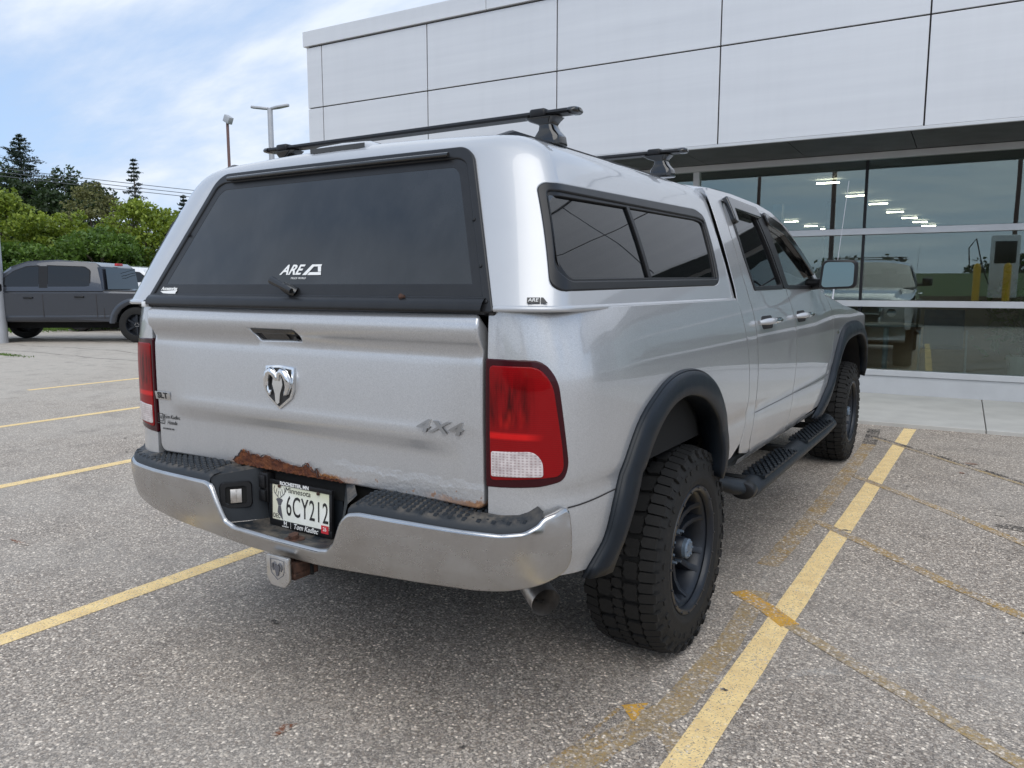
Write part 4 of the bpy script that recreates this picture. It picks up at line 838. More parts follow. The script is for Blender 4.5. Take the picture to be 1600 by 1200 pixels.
    # rain guards over the windows
    panel('rain_guard', rc([(1.832, 1.765), (2.30, 1.752), (2.312, 1.71), (1.87, 1.722), (1.86, 1.66), (1.828, 1.66)], .012), cabW, M['blackgloss'], d1, r=.008, th=.03, lift=.024, side=sd, sp=.02)
    panel('rain_guard', rc([(2.425, 1.738), (2.708, 1.698), (2.904, 1.61), (3.16, 1.46), (3.14, 1.435), (2.89, 1.562), (2.70, 1.65), (2.432, 1.690)], .012), cabW, M['blackgloss'], d2, r=.008, th=.03, lift=.024, side=sd, sp=.02)
    # handles: recess cup, painted end, chrome bar
    for dr, ya, z_ in ((d1, 1.93, 1.213), (d2, 2.64, 1.217)):
        panel('handle_cup', rc([(ya - .07, z_ - .03), (ya + .12, z_ - .03), (ya + .12, z_ + .026), (ya - .07, z_ + .026)], .03), cabW, M['interior'], dr, r=.002, th=.004, lift=.0015, side=sd)
        fr = onW(cabW, ya, z_, 0, sd); mh = MB()
        mh.tube([fr @ Vector(((q if sd > 0 else -q), .0, h_)) for q, h_ in ((-.115, .006), (-.09, .028), (0, .038), (.10, .038), (.14, .028), (.155, .006))], [.010, .017, .018, .018, .016, .010], 10, sc=(1, .8)).build('door_handle', M['chromebright'], dr, smooth=60)
        ma = MB(); ma.tube([fr @ Vector(((q if sd > 0 else -q), 0, h_)) for q, h_ in ((-.125, .004), (-.09, .034), (-.03, .041), (-.015, .036))], [.012, .0185, .0185, .015], 10, sc=(1, .8)).build('handle_end', M['cap'], dr, smooth=60)
    # lower door mouldings (crease) as fine dark line and rocker
    for dr, a_, b_ in ((d1, 1.775, 2.49), (d2, 2.512, 3.555)):
        rows = []
        for u in np.linspace(a_, b_, 24):
            rows.append([tuple((cabW(np.array([u]), np.array([.814 + dz]))[0] + wnorm(cabW, np.array([[u, .814]]))[0] * .001) * [sd, 1, 1]) for dz in (-.0018, .0018)])
        MB().grid(rows).build('door_crease', M['decal_grey'], dr)
    mr = MB()
    for ya, yb in ((1.56, 3.15),):
        rows = []
        for y in np.linspace(ya, yb, 12): rows.append([(sd * x, y, z) for x, z in ((.985, .640), (.975, .615), (.945, .60), (.90, .60), (.88, .63))])
        mr.grid(rows)
    mr.build('rocker_sill', M['silver'], T_, smooth=60)
    # front fender
    fen = [(3.27, .648), (3.40, .655), (3.56, .74), (3.80, .90), (4.05, 1.0), (4.46, 1.05), (4.85, 1.04), (5.12, .95), (5.27, .80), (5.32, .66), (5.60, .66), (5.62, 1.06), (5.40, 1.115), (5.0, 1.165), (4.50, 1.215), (4.20, 1.243), (3.80, 1.290), (3.50, 1.325), (3.496, 1.320), (3.680, 1.208), (3.692, 1.09), (3.66, .97), (3.571, .84), (3.459, .728)]
    panel('front_fender', fen, cabW, M['silver'], T_, r=0, th=.003, side=sd, sp=.045)
    bd = onW(cabW, 3.86, 1.068, .004, sd); MB().box((-.035, -.012, 0), (.035, .012, .004), bd).build('fender_badge', M['chromebright'], T_)
    # wheel-well liners
    for yc, a0 in ((.93, .62), (4.72, .60)):
        ml = MB(); rows = []
        for t in np.linspace(.30, pi - .35, 26): rows.append([(sd * x, yc + .56 * cos(t), .45 + .56 * sin(t) * (1.0 if yc < 2 else 1.02)) for x in (.55, .965 if yc < 2 else .93)])
        ml.grid(rows); ml.add([(sd * .55, yc - .62, .55), (sd * .55, yc + .62, .55), (sd * .55, yc + .62, 1.1), (sd * .55, yc - .62, 1.1)], [(0, 1, 2, 3)])
        ml.build('wheel_liner', M['dark'], T_, smooth=60)
    # step bar
    st = MB(); xs = sd * 1.0
    st.tube([(sd * .86, 1.50, .56), (sd * .95, 1.57, .52), (xs, 1.66, .492), (xs, 1.9, .49), (xs, 3.2, .50), (xs, 3.50, .512), (sd * .97, 3.60, .52)], [.034, .044, .048, .048, .048, .048, .040], 18, sc=(1.15, .8))
    sb = st.build('step_bar', M['plastic'], T_, smooth=60)
    MB().tube([(xs, 1.59, .495), (xs, 1.66, .495)], .046, 20, sc=(1.15, .82)).build('end_cap', M['blacktrim'], sb, smooth=40, bevel=.008)
    for y0, y1 in ((1.78, 2.42), (2.68, 3.42)):
        sp_ = MB(); zt = .531 + (y0 - 1.8) * .008
        sp_.box((xs - .055, y0, zt - .012), (xs + .05, y1, zt))
        for i in range(int((y1 - y0) / .034)):
            for j in range(4):
                cx_ = xs - .045 + j * .027 + (.012 if i % 2 else 0); cy_ = y0 + .02 + i * .034
                sp_.prism([(cx_ - .010, cy_), (cx_, cy_ - .012), (cx_ + .010, cy_), (cx_, cy_ + .012)], zt - .001, zt + .010)
        sp_.build('step_pad', M['plastic'], sb, smooth=0)
    br = MB()
    for y in (1.72, 2.5, 3.3): br.box((min(sd * .70, sd * .98), y - .03, .50), (max(sd * .70, sd * .98), y + .03, .53))
    br.build('step_bracket', M['dark'], sb)

# ---- tailgate
hh = rc([(-.196, 1.246), (.030, 1.246), (.048, 1.222), (.044, 1.199), (-.155, 1.196), (-.172, 1.205)], [.008, .01, .01, .008, .01, .01])
tg = panel('tailgate', rc([(-.724, 1.302), (-.724, .772), (.724, .772), (.724, 1.302)], [.02, .03, .02, .012]), tailW, M['silver_gate'], T_, holes=[hh], r=.008, th=.05, sp=.022)
hp = panel('handle_plate', hh, tailW, M['blacktrim'], tg, r=0, th=.004, lift=-.012, sp=.05)
panel('handle_paddle', rc([(-.14, 1.226), (-.03, 1.228), (-.02, 1.205), (-.13, 1.203)], .006), tailW, M['blackgloss'], hp, r=.002, th=.004, lift=-.006, sp=.03)
panel('handle_lip', rc([(-.17, 1.240), (.025, 1.240), (.03, 1.228), (-.165, 1.228)], .004), tailW, M['blackgloss'], hp, r=.003, th=.01, lift=.001, sp=.03)
MB().tube([(.018, -.004, 1.213), (.018, .01, 1.213)], .007, 14).build('key_lock', M['blackgloss'], hp)
# badge: shield with horned head
fr = onW(tailW, -.053, 1.055, .004)
sh = [(-.066, .066), (0, .071), (.066, .066), (.066, -.01), (.055, -.036), (0, -.073), (-.055, -.036), (-.066, -.01)]
shi = [(x * .86, y * .88) for x, y in sh]
bdg = MB().prism(sh, -.004, .004, fr); bdg = bdg.build('badge_shield', M['chromebright'], tg, smooth=30, bevel=.003)
MB().prism(shi, .0035, .0052, fr).build('badge_field', M['decal_black'], bdg)
mh = MB(); mh.prism([(-.020, .030), (.020, .030), (.024, .008), (.012, -.022), (.009, -.050), (0, -.056), (-.009, -.050), (-.012, -.022), (-.024, .008)], .005, .012, fr)
for s_ in (1, -1):
    mh.tube([fr @ Vector((s_ * x, y, z)) for x, y, z in ((.004, .022, .010), (.012, .042, .013), (.026, .051, .014), (.040, .044, .014), (.049, .024, .013), (.050, .002, .012), (.043, -.016, .011), (.034, -.024, .010), (.031, -.012, .009))], [.007, .012, .014, .0135, .012, .0105, .009, .006, .003], 10)
mh.build('badge_ram_head', M['chromebright'], bdg, smooth=60, bevel=0)
b_ = onW(tailW, -.690, .978, .002); s1 = MB().box((-.044, -.015, 0), (.044, .015, .003), b_).build('trim_badge', M['aluminium'], tg, bevel=.001)
text('badge_lettering', 'SLT', .031, M['decal_black'], s1, b_ @ Matrix.Translation((0, 0, .0035)), .0006, 1.25, bold=.001)
# 4x4 emblem, three characters
for i, (c, u_) in enumerate((('4', .533), ('X', .588), ('4', .643))):
    text('emblem_' + ('x' if c == 'X' else 'four'), c, .052 if c != 'X' else .046, M['emblem'], tg, onW(tailW, u_, .984, .004), .003, 1.75, .22, .0010)
text('dealer_sticker', 'Tom Kadlec\n Honda', .021, M['decal_black'], tg, onW(tailW, -.655, .888, .0015), .0003, .9, .25)
text('dealer_sticker', 'ROCHESTER, MN', .009, M['decal_black'], tg, onW(tailW, -.675, .853, .0015), .0003, 1.)
text('dealer_sticker', 'H', .020, M['decal_black'], tg, onW(tailW, -.720, .893, .0015), .0003, 1.)
for a, b in (((-.735, .907), (-.705, .909)), ((-.735, .879), (-.705, .881)), ((-.735, .879), (-.733, .909)), ((-.707, .879), (-.705, .909)), ((-.742, .870), (-.699, .8735)), ((-.697, .872), (-.6955, .906))):
    panel('dealer_sticker', [(a[0], a[1]), (b[0], a[1]), (b[0], b[1]), (a[0], b[1])], tailW, M['decal_black'], tg, r=0, th=.0003, lift=.0015)
# rusted-through patch at the bottom edge, with peeled lips
rp = [(-.318, .779), (-.290, .797), (-.268, .820), (-.246, .817), (-.228, .806), (-.212, .812), (-.175, .806), (-.150, .817), (-.128, .806), (-.095, .806), (-.06, .800), (-.02, .794), (.012, .792), (.030, .804), (.043, .812), (.055, .799), (.070, .788), (.083, .785), (.083, .797), (.089, .786), (.088, .772), (.12, .776), (.15, .772), (.18, .777), (.20, .769), (-.30, .769)]
jag = []
for a, b in zip(rp, rp[1:]):
    for t in (0, .34, .67): jag.append((a[0] + (b[0] - a[0]) * t + random.uniform(-.002, .002), a[1] + (b[1] - a[1]) * t + (random.uniform(-.003, .003) if b[1] > .77 else 0)))
jag.append(rp[-1])
def rustW(u, v):
    p = tailW(u, v); p[..., 1] += .0022 * np.sin(u * 90 + np.sin(v * 260)) * np.sin(v * 130 + u * 40) + .0012 * np.sin(u * 310 + v * 100) * np.sin(v * 410); return p
ru = panel('rust_patch', jag, rustW, M['rust'], tg, r=0, th=.008, lift=.0065, sp=.007)
ml = MB()
for i in range(len(jag) - 4):
    a, b = jag[i], jag[i + 1]; P = [tailW(np.array([q[0]]), np.array([q[1]]))[0] for q in (a, b)]; w = random.uniform(.002, .0055)
    ml.add([P[0] + [0, -.006, 0], P[1] + [0, -.006, 0], P[1] + [random.uniform(-.001, .001), -.009 - w * .4, w * .8], P[0] + [0, -.009 - w * .4, w * .8]], [(0, 1, 2, 3)])
ml.build('peeled_paint_edge', M['decal_grey'], ru, smooth=60)
# gutter strip under the tailgate
MB().box((-.74, .03, .70), (.74, .10, .775)).build('rear_sill', M['dark'], T_)

# ---- bumper
ct = [(-1.03, .735), (-.95, .722), (-.835, .720), (-.641, .726), (-.452, .735), (-.302, .739), (-.265, .727), (-.238, .673), (-.212, .612), (-.175, .597), (.031, .589), (.209, .586), (.245, .594), (.276, .625), (.312, .70), (.34, .728), (.385, .736), (.558, .732), (.715, .727), (.824, .726), (.887, .735), (.925, .757), (.945, .776), (1.03, .788)]
cb = [(1.034, .62), (.928, .573), (.832, .548), (.735, .538), (.657, .538), (.441, .533), (.191, .522), (.025, .522), (-.145, .525), (-.328, .536), (-.551, .538), (-.749, .545), (-.92, .575), (-1.03, .61)]
_o = np.array(ct + cb); _t = np.roll(_o, -1, 0) - np.roll(_o, 1, 0); _t /= np.hypot(*_t.T)[:, None]; _o = _o - np.stack([-_t[:, 1], _t[:, 0]], 1) * .013
bm_ = panel('rear_bumper', rc(_o.tolist(), [.012] * len(ct) + [.03] * len(cb), 4), bumpW, M['bumper'], T_, r=.012, th=.014, sp=.03)
# step pads (textured) and the recess
def pad(name, us, tops):
    rows = []
    for u, t in zip(us, tops):
        P = bumpW(np.array([u]), np.array([t]))[0]; x = P[0]; e = .045 if abs(u) > .75 else .0
        yb = .055 if abs(x) < .74 else min(.055, P[1] + .06)
        rows.append([(x, P[1] + .012, t - .004), (x, P[1] + .016, t + .012), (x * .995, P[1] + .03, t + .021), (x * .97, (P[1] + yb) / 2 + .01, t + .030), (x * .955, max(yb, P[1] + .05), t + .034)])
    return MB().grid(rows).build(name, M['dusty'], bm_, smooth=60)
ul = np.linspace(-1.0, -.285, 26); pl_ = pad('step_pad', ul, np.interp(ul, [q[0] for q in ct], [q[1] for q in ct]))
ur = np.linspace(.335, .93, 24); pr_ = pad('step_pad', ur, np.interp(ur, [q[0] for q in ct], [q[1] for q in ct]))
for pd_, lo, hi in ((pl_, -.93, -.31), (pr_, .36, .90)):
    mt = MB()
    for i, u in enumerate(np.arange(lo, hi, .0215)):
        for j in range(5):
            P = bumpW(np.array([u]), np.array([.73]))[0]; t = float(np.interp(u, [q[0] for q in ct], [q[1] for q in ct])); f_ = (.034 + j * .0205 + (.010 if i % 2 else 0))
            yy = P[1] + f_; x = P[0] * (1 - .03 * j / 5)
            if yy > .045 and abs(x) < .75: continue
            z = t + .0215 + .013 * min(1, (f_ - .03) / .07); w = .0100
            mt.add([(x - w, yy, z - .004), (x - w * .5, yy - w * .95, z - .004), (x + w * .5, yy - w * .95, z - .004), (x + w, yy, z - .004), (x + w * .5, yy + w * .95, z - .004), (x - w * .5, yy + w * .95, z - .004)] +
                   [(x + a * .62, yy + b * .62, z + .0028) for a, b in ((-w, 0), (-w * .5, -w * .95), (w * .5, -w * .95), (w, 0), (w * .5, w * .95), (-w * .5, w * .95))],
                   [(6, 7, 8, 9, 10, 11)] + [(k, (k + 1) % 6, 6 + (k + 1) % 6, 6 + k) for k in range(6)])
    mt.build('tread_lug', M['plastic'], pd_, smooth=0)['kind'] = 'stuff'
# recess: floor, back wall, slanting side walls
mr = MB()
fl = [(-.235, -.118, .598), (-.17, -.122, .592), (.0, -.124, .586), (.21, -.122, .584), (.262, -.118, .592)]
mr.grid([[(x, y, z) for x, y, z in fl], [(-.205, -.04, .590), (-.15, -.03, .582), (0, -.02, .576), (.17, -.02, .576), (.20, -.02, .580)], [(-.175, .028, .590), (-.12, .03, .588), (0, .03, .584), (.17, .03, .584), (.19, .03, .588)]])
mr.grid([[(-.175, .028, .588), (0, .03, .584), (.17, .03, .586)], [(-.185, .034, .770), (0, .034, .772), (.17, .034, .774)]])
for s_, xa, xb in ((-1, -.295, -.175), (1, .330, .17)):
    mr.grid([[(s_ * .235 if s_ < 0 else .272, -.120, .600), (xb, .028, .588)], [(xa + (.03 if s_ < 0 else -.02), -.118, .67), (xb + s_ * .01, .029, .67)], [(xa, -.110, .748), (xb + s_ * .02, .03, .765)], [(xa - .0, -.07, .766), (xb + s_ * .03, .05, .772)]])
rec = mr.build('licence_recess', M['dusty'], bm_, smooth=50)
# frame around trailer socket on the left slope
fa = Vector((-.30, -.10, .0)); nrm = Vector((.148, -.192, 0)).normalized(); nrm = Vector((-nrm.x, nrm.y, 0)); nrm = Vector((.77, -.63, .08)).normalized(); ux = Vector((.63, .77, 0)).normalized(); uy = nrm.cross(ux).normalized()
def frame(o): m_ = Matrix((ux, uy, nrm)).transposed().to_4x4(); m_.translation = o; return m_
sk = frame(Vector((-.228, -.062, .683)))
ring = rc([(-.052, -.045), (.052, -.045), (.052, .045), (-.052, .045)], .018); rin = rc([(-.034, -.030), (.034, -.030), (.034, .030), (-.034, .030)], .010)
mk = MB(); n_ = len(ring); vs = [(x, y, 0.) for x, y in ring] + [(x * .94, y * .94, .007) for x, y in ring] + [(x, y, .007) for x, y in rin] + [(x, y, -.03) for x, y in rin]
mk.add(vs, [(k * n_ + i, k * n_ + (i + 1) % n_, (k + 1) * n_ + (i + 1) % n_, (k + 1) * n_ + i) for k in range(3) for i in range(n_)], sk)
so = mk.build('trailer_socket', M['blacktrim'], bm_, smooth=50)
MB().box((-.034, -.030, -.004), (.034, .030, .0025), sk).build('socket_hollow', M['dark'], so); MB().box((-.018, -.026, 0), (.018, .020, .006), sk).box((-.001, -.02, .006), (.002, .02, .008), sk).build('socket_cover', M['exhaust'], so, bevel=.002)
MB().box((-.178, -.005, .655), (-.138, .03, .757)).box((-.174, -.014, .66), (-.144, -.004, .70)).box((-.174, -.014, .705), (-.144, -.004, .75)).build('wiring_plug', M['blacktrim'], bm_, bevel=.006)
# rusty bolt on recess floor
mb = MB(); mb.lathe([(0, .002), (.030, .002), (.033, .0)], 24, Matrix.Translation((.05, -.065, .581)) @ Matrix.Rotation(-pi / 2, 4, 'Y'));
mb = mb.build('bolt_washer', M['steelrust'], bm_)
MB().prism([(.017 * cos(a), .017 * sin(a)) for a in np.arange(6) * pi / 3], 0, .016, Matrix.Translation((.05, -.065, .582)) @ Matrix.Rotation(.2, 4, 'X')).build('hex_bolt', M['steelrust'], bm_, bevel=.001)
# licence plate
def plate_mat():
    m, nt, p = NM('licence_plate_print'); g = G(nt); co = g.n('ShaderNodeTexCoord').outputs['Object']; sp = g.n('ShaderNodeSeparateXYZ', {0: co}); x, z = sp.outputs[0], sp.outputs[1]
    c = g.ramp(g.noise(14, 3, vec=co), (.35, (.74, .76, .66)), (.65, (.82, .83, .78)))
    top = g.n('ShaderNodeMapRange', {0: g.m('ADD', z, g.m('MULTIPLY', x, .12)), 1: .02, 2: .07, 3: 0., 4: .55}).outputs[0]; c = g.mix(top, c, (.50, .50, .26))
    lf = g.n('ShaderNodeMapRange', {0: g.m('ADD', x, g.m('MULTIPLY', g.noise(30, 4, vec=co), .03)), 1: -.072, 2: -.10, 3: 0., 4: .55}).outputs[0]; c = g.mix(lf, c, (.66, .60, .40))
    g.link(c, p.inputs['Base Color']); p.inputs['Roughness'].default_value = .4; return m
M['plate'] = plate_mat()
PM = Matrix.Translation((.012, .006, .660)) @ Matrix.Rotation(radians(88), 4, 'X')
pf = MB(); o_ = rc([(-.142, -.077), (.142, -.077), (.142, .077), (-.142, .077)], .008); i_ = [(-.131, -.054), (.131, -.054), (.131, .062), (-.131, .062)]
pf.box((-.144, -.078, 0), (.144, .078, .005), PM).box((-.144, -.078, .005), (.144, -.055, .010), PM).box((-.144, .063, .005), (.144, .078, .010), PM).box((-.144, -.0552, .005), (-.132, .0632, .010), PM).box((.132, -.0552, .005), (.144, .0632, .010), PM)
plf = pf.build('licence_plate_frame', M['blacktrim'], bm_, bevel=.0015)
pt = MB(); pt.box((-.132, -.056, 0), (.132, .0635, .0012)); LP = PM @ Matrix.Translation((0, 0, .006)); pt.build('licence_plate', M['plate'], plf, mw=LP)
def onplate(name, body, size, mat, x, y, sx=1, bold=0, shear=0, sp_=1, z=.0018):
    text(name, body, size, mat, plf, LP @ Matrix.Translation((x, y, z)), .0004, sx, shear, bold, space=sp_)
onplate('plate_number', '6CY212', .096, M['decal_black'], .030, -.005, .58, .0002, 0, 1.08)
onplate('plate_state_name', 'Minnesota', .026, M['decal_black'], -.012, .050, 1.1, 0, .1)
onplate('plate_month_sticker', 'DEC', .021, M['decal_black'], -.112, -.043, .85)
MB().box((.098, -.066, .0045), (.130, -.040, .0052), LP).build('plate_year_sticker', M['decal_red'], plf); onplate('plate_year', '26', .018, M['decal_white'], .114, -.052, .9, z=.0056)
onplate('plate_frame_lettering', 'ROCHESTER, MN', .0165, M['decal_white'], -.025, .0705, 1.08, .0004, z=.0045)
onplate('plate_frame_lettering', 'Tom Kadlec', .024, M['decal_white'], .026, -.066, .95, .0003, .3, z=.0045)
onplate('plate_frame_lettering', 'HONDA', .0065, M['decal_white'], -.068, -.0735, 1.3, z=.0045); onplate('plate_frame_lettering', 'H', .017, M['decal_white'], -.068, -.0625, 1.2, .0005, z=.0045)
MB().box((-.043, -.077, .0043), (-.042, -.055, .0048), LP).build('plate_frame_lettering', M['decal_white'], plf)
# deer drawing on the plate
dm = MB(); dm.prism([(-.104, -.006), (-.092, -.006), (-.087, .006), (-.082, .012), (-.086, .017), (-.095, .018), (-.098, .020), (-.101, .018), (-.110, .017), (-.114, .012), (-.109, .006)], .0015, .0021, LP)
dm.prism([(-.104, -.007), (-.092, -.007), (-.084, -.045), (-.082, -.054), (-.108, -.030)], .0015, .0020, LP); dm.build('plate_deer', M['decal_grey'], plf)
am = MB()
for s_ in (1, -1):
    am.tube([LP @ Vector((-.098 + s_ * x, y, .0022)) for x, y in ((.004, .02), (.014, .028), (.024, .036), (.026, .048), (.022, .058))], .0011, 5); am.tube([LP @ Vector((-.098 + s_ * x, y, .0022)) for x, y in ((.018, .032), (.013, .044), (.012, .050))], .0009, 5); am.tube([LP @ Vector((-.098 + s_ * x, y, .0022)) for x, y in ((.008, .024), (.005, .036), (.004, .042))], .0009, 5)
am.build('plate_antlers', M['decal_grey'], plf)
for x in (-.095, .085):
    MB().lathe([(0, .004), (.005, .004), (.006, 0)], 12, LP @ Matrix.Translation((x, .060, .004)) @ Matrix.Rotation(-pi / 2, 4, 'Y')).build('plate_screw', M['steelrust'], plf)
# hitch
hb = MB().box((-.032, -.06, .488), (.038, .60, .545)).build('hitch_receiver', M['steelrust'], T_, bevel=.004)
MB().box((-.11, .02, .50), (.125, .10, .555)).build('hitch_crossbar', M['steelrust'], hb, bevel=.004)
HC = Matrix.Translation((.038, -.115, .492)) @ Matrix.Rotation(radians(90), 4, 'X')
hc = MB().prism(rc([(-.050, .048), (.050, .048), (.050, -.028), (.030, -.050), (-.030, -.050), (-.050, -.028)], .008), 0, .012, HC).build('hitch_cover', M['aluminium'], hb, smooth=30, bevel=.0015)
hm = MB(); hm.tube([HC @ Vector((x * .46, y * .46 + .006, .0125)) for x, y in sh + sh[:1]], .0012, 6)
hm.prism([(x * .46, y * .46 + .006) for x, y in [(-.022, .030), (.022, .030), (.026, .008), (.014, -.022), (.009, -.045), (0, -.05), (-.009, -.045), (-.014, -.022), (-.026, .008)]], .012, .0145, HC)
for s_ in (1, -1): hm.tube([HC @ Vector((s_ * x * .46, y * .46 + .006, .013)) for x, y in ((.012, .032), (.026, .045), (.042, .036), (.046, .010), (.036, -.012))], [.0022, .003, .003, .003, .0015], 6)
hm.build('cover_emblem', M['decal_grey'], hc, smooth=50)
MB().box((-.02, -.105, .468), (.09, -.05, .482)).box((.06, -.10, .46), (.085, .0, .515)).build('cover_shank', M['steelrust'], hb, bevel=.003)
MB().tube([(.085, -.03, .53), (.098, -.04, .50), (.104, -.045, .468)], .006, 8).build('hitch_pin', M['dark'], hb)
# exhaust
ex = MB(); ex.tube([(.30, 2.2, .52), (.40, 1.2, .52), (.46, .66, .47), (.54, .50, .42), (.725, .365, .368)], [.04, .04, .044, .047, .049], 24, cap=False)
ex.build('exhaust_pipe', M['exhaust'], T_, smooth=60); 

# ---- underbody
ub = MB(); ub.box((-.90, .10, .62), (.90, .14, .80)); ub.box((-.86, .1, .66), (.86, 5.3, .72)); ub.box((-.50, -.0, .55), (-.40, 5.3, .67)).box((.40, -.0, .55), (.50, 5.3, .67))
ub.box((-.93, .16, .80), (-.90, 1.5, 1.28)).box((.90, .16, .80), (.93, 1.5, 1.28)).box((-.70, .045, .80), (.70, .06, 1.27))
ub.build('chassis', M['dark'], T_)
ub = MB().tube([(-.75, 1.04, .40), (.75, 1.04, .40)], .05, 12).tube([(-.14, 1.04, .40), (.14, 1.04, .40)], [.16, .16], 14); ub.build('axle', M['dark'], T_, smooth=50)
MB().tube([(-.75, 4.84, .40), (.75, 4.84, .40)], .04).build('axle', M['dark'], T_, smooth=50); MB().tube([(-.3, 1.6, .55), (-.12, 1.1, .46)], .03).build('drive_shaft', M['dark'], T_, smooth=50)
# rear apron between bumper and bed
MB().box((-.90, .08, .57), (.90, .12, .66)).build('rear_crossmember', M['dark'], T_)
for s_ in (1, -1):
    MB().box((min(s_ * .725, s_ * .80), .055, .60), (max(s_ * .725, s_ * .80), .09, 1.27)).build('bed_post', M['dark'], T_)

# ---- cab roof, windscreen, hood, nose
rows = []
for y, zr, zc in ((1.665, 1.79, 1.835), (1.70, 1.805, 1.858), (1.85, 1.811, 1.868), (2.06, 1.812, 1.872), (2.5, 1.80, 1.868), (2.70, 1.775, 1.852), (2.84, 1.735, 1.82)):
    xe = float(cabW(np.array([y]), np.array([zr]))[0][0]); r_ = []
    for k in np.linspace(-1, 1, 33):
        a = abs(k); x = xe * k; z = zr + (zc - zr) * (1 - a ** 3.2); r_.append((x, y, z))
    rows.append(r_)
MB().grid(rows).build('cab_roof', M['silver'], T_, smooth=60)
wr = []
for t in np.linspace(0, 1, 12):
    zr = 1.735 + (1.335 - 1.735) * t; xe = .795 + (.93 - .795) * t; y0 = 2.86 + (3.52 - 2.86) * t ** .95; r_ = []
    for k in np.linspace(-1, 1, 25): r_.append((xe * k, y0 + .30 * (1 - k * k) * (.35 + .65 * t), zr + (1.82 - 1.735) * (1 - t) * (1 - abs(k) ** 3) + 0 * t))
    wr.append(r_)
MB().grid(wr).build('windscreen', M['glass_cab'], T_, smooth=70)
hr = []
for y, ze, zc, xe in ((3.50, 1.322, 1.335, .95), (3.80, 1.288, 1.345, .945), (4.2, 1.243, 1.345, .935), (4.5, 1.215, 1.335, .93), (5.0, 1.165, 1.30, .905), (5.35, 1.122, 1.255, .86), (5.55, 1.08, 1.19, .80), (5.62, 1.02, 1.10, .74)):
    xx = [-1, -.93, -.80, -.76, -.6, -.3, 0, .3, .6, .76, .80, .93, 1]; r_ = []
    for k in xx:
        a = abs(k); h = (1 - a ** 2.2) if a > .78 else (1 - .78 ** 2.2) + (1 - (a / .78) ** 2) * .08
        h = min(1, h * 1.0 + (.52 if a < .79 else 0)); r_.append((xe * k, y + .05 * (1 - a * a), ze + (zc - ze) * h))
    hr.append(r_)
MB().grid(hr).build('hood', M['silver'], T_, smooth=45)
# nose: grille, headlights, chrome bumper
nz = MB(); nz.grid([[(x, y - .02 * (x / .8) ** 2 * 6, z) for x in np.linspace(-.84, .84, 17)] for y, z in ((5.60, 1.06), (5.68, .95), (5.70, .80), (5.66, .70))]).build('front_fascia', M['silver'], T_, smooth=60)
gr = MB().box((-.44, 5.68, .76), (.44, 5.735, 1.08)).build('grille', M['blackgloss'], T_, bevel=.02)
gm = MB(); gm.box((-.47, 5.70, 1.06), (.47, 5.75, 1.10)).box((-.47, 5.70, .74), (.47, 5.75, .775)).box((-.47, 5.70, .74), (-.435, 5.75, 1.1)).box((.435, 5.70, .74), (.47, 5.75, 1.1)).box((-.02, 5.72, .76), (.02, 5.76, 1.08)).box((-.44, 5.72, .91), (.44, 5.76, .94))
gm.build('grille_surround', M['chromebright'], gr, bevel=.008)
for s_ in (1, -1):
    hl = MB().box((min(s_ * .50, s_ * .82), 5.50, .84), (max(s_ * .50, s_ * .82), 5.665, 1.04)).build('headlight', M['offwhite'], T_, bevel=.03)
    MB().lathe([(0, .02), (.05, .01), (.07, 0)], 20, Matrix.Translation((s_ * .62, 5.67, .94)) @ Matrix.Rotation(pi / 2, 4, 'Z')).build('lamp_bowl', M['chromebright'], hl, smooth=60)
fb = MB(); fb.grid([[(x, 5.78 - .16 * abs(x / .95) ** 3, z) if zi else (x, 5.70 - .16 * abs(x / .95) ** 3, z) for x in np.linspace(-.84, .84, 21)] for z, zi in ((.70, 0), (.69, 1), (.60, 1), (.50, 1), (.46, 0))]).build('front_bumper', M['chromebright'], T_, smooth=50)
# wiper cowl + interior
MB().box((-.9, 3.45, 1.28), (.9, 3.75, 1.315)).build('cowl', M['blacktrim'], T_)
it = MB(); it.box((-.86, 1.70, .72), (.86, 3.5, .80)).box((-.80, 3.1, .8), (.80, 3.48, 1.30)).box((-.80, 1.66, .8), (.80, 1.72, 1.60)); it.build('cab_interior', M['interior'], T_, bevel=.01)
for x, y in ((-.42, 2.62), (.42, 2.62), (-.42, 1.92), (.42, 1.92)):
    stt = MB().box((x - .26, y, .8), (x + .26, y + .5, 1.02)).box((x - .25, y - .08, .95), (x + .25, y + .08, 1.50)).build('seat', M['interior'], T_, bevel=.05, smooth=60)
    MB().box((x - .13, y - .10, 1.53), (x + .13, y, 1.70)).build('headrest', M['interior'], stt, bevel=.03)
sw = MB(); sw.tube([(-.42 + .19 * cos(a), 3.02 - .08 * sin(a), 1.24 + .17 * sin(a)) for a in np.linspace(0, 2 * pi, 25)], .014, 8); sw.build('steering_wheel', M['interior'], T_, smooth=60)
# rear window of the cab (hidden behind the cap) closes the cab
MB().box((-.78, 1.655, 1.30), (.78, 1.668, 1.80)).build('cab_back_wall', M['silver'], T_)
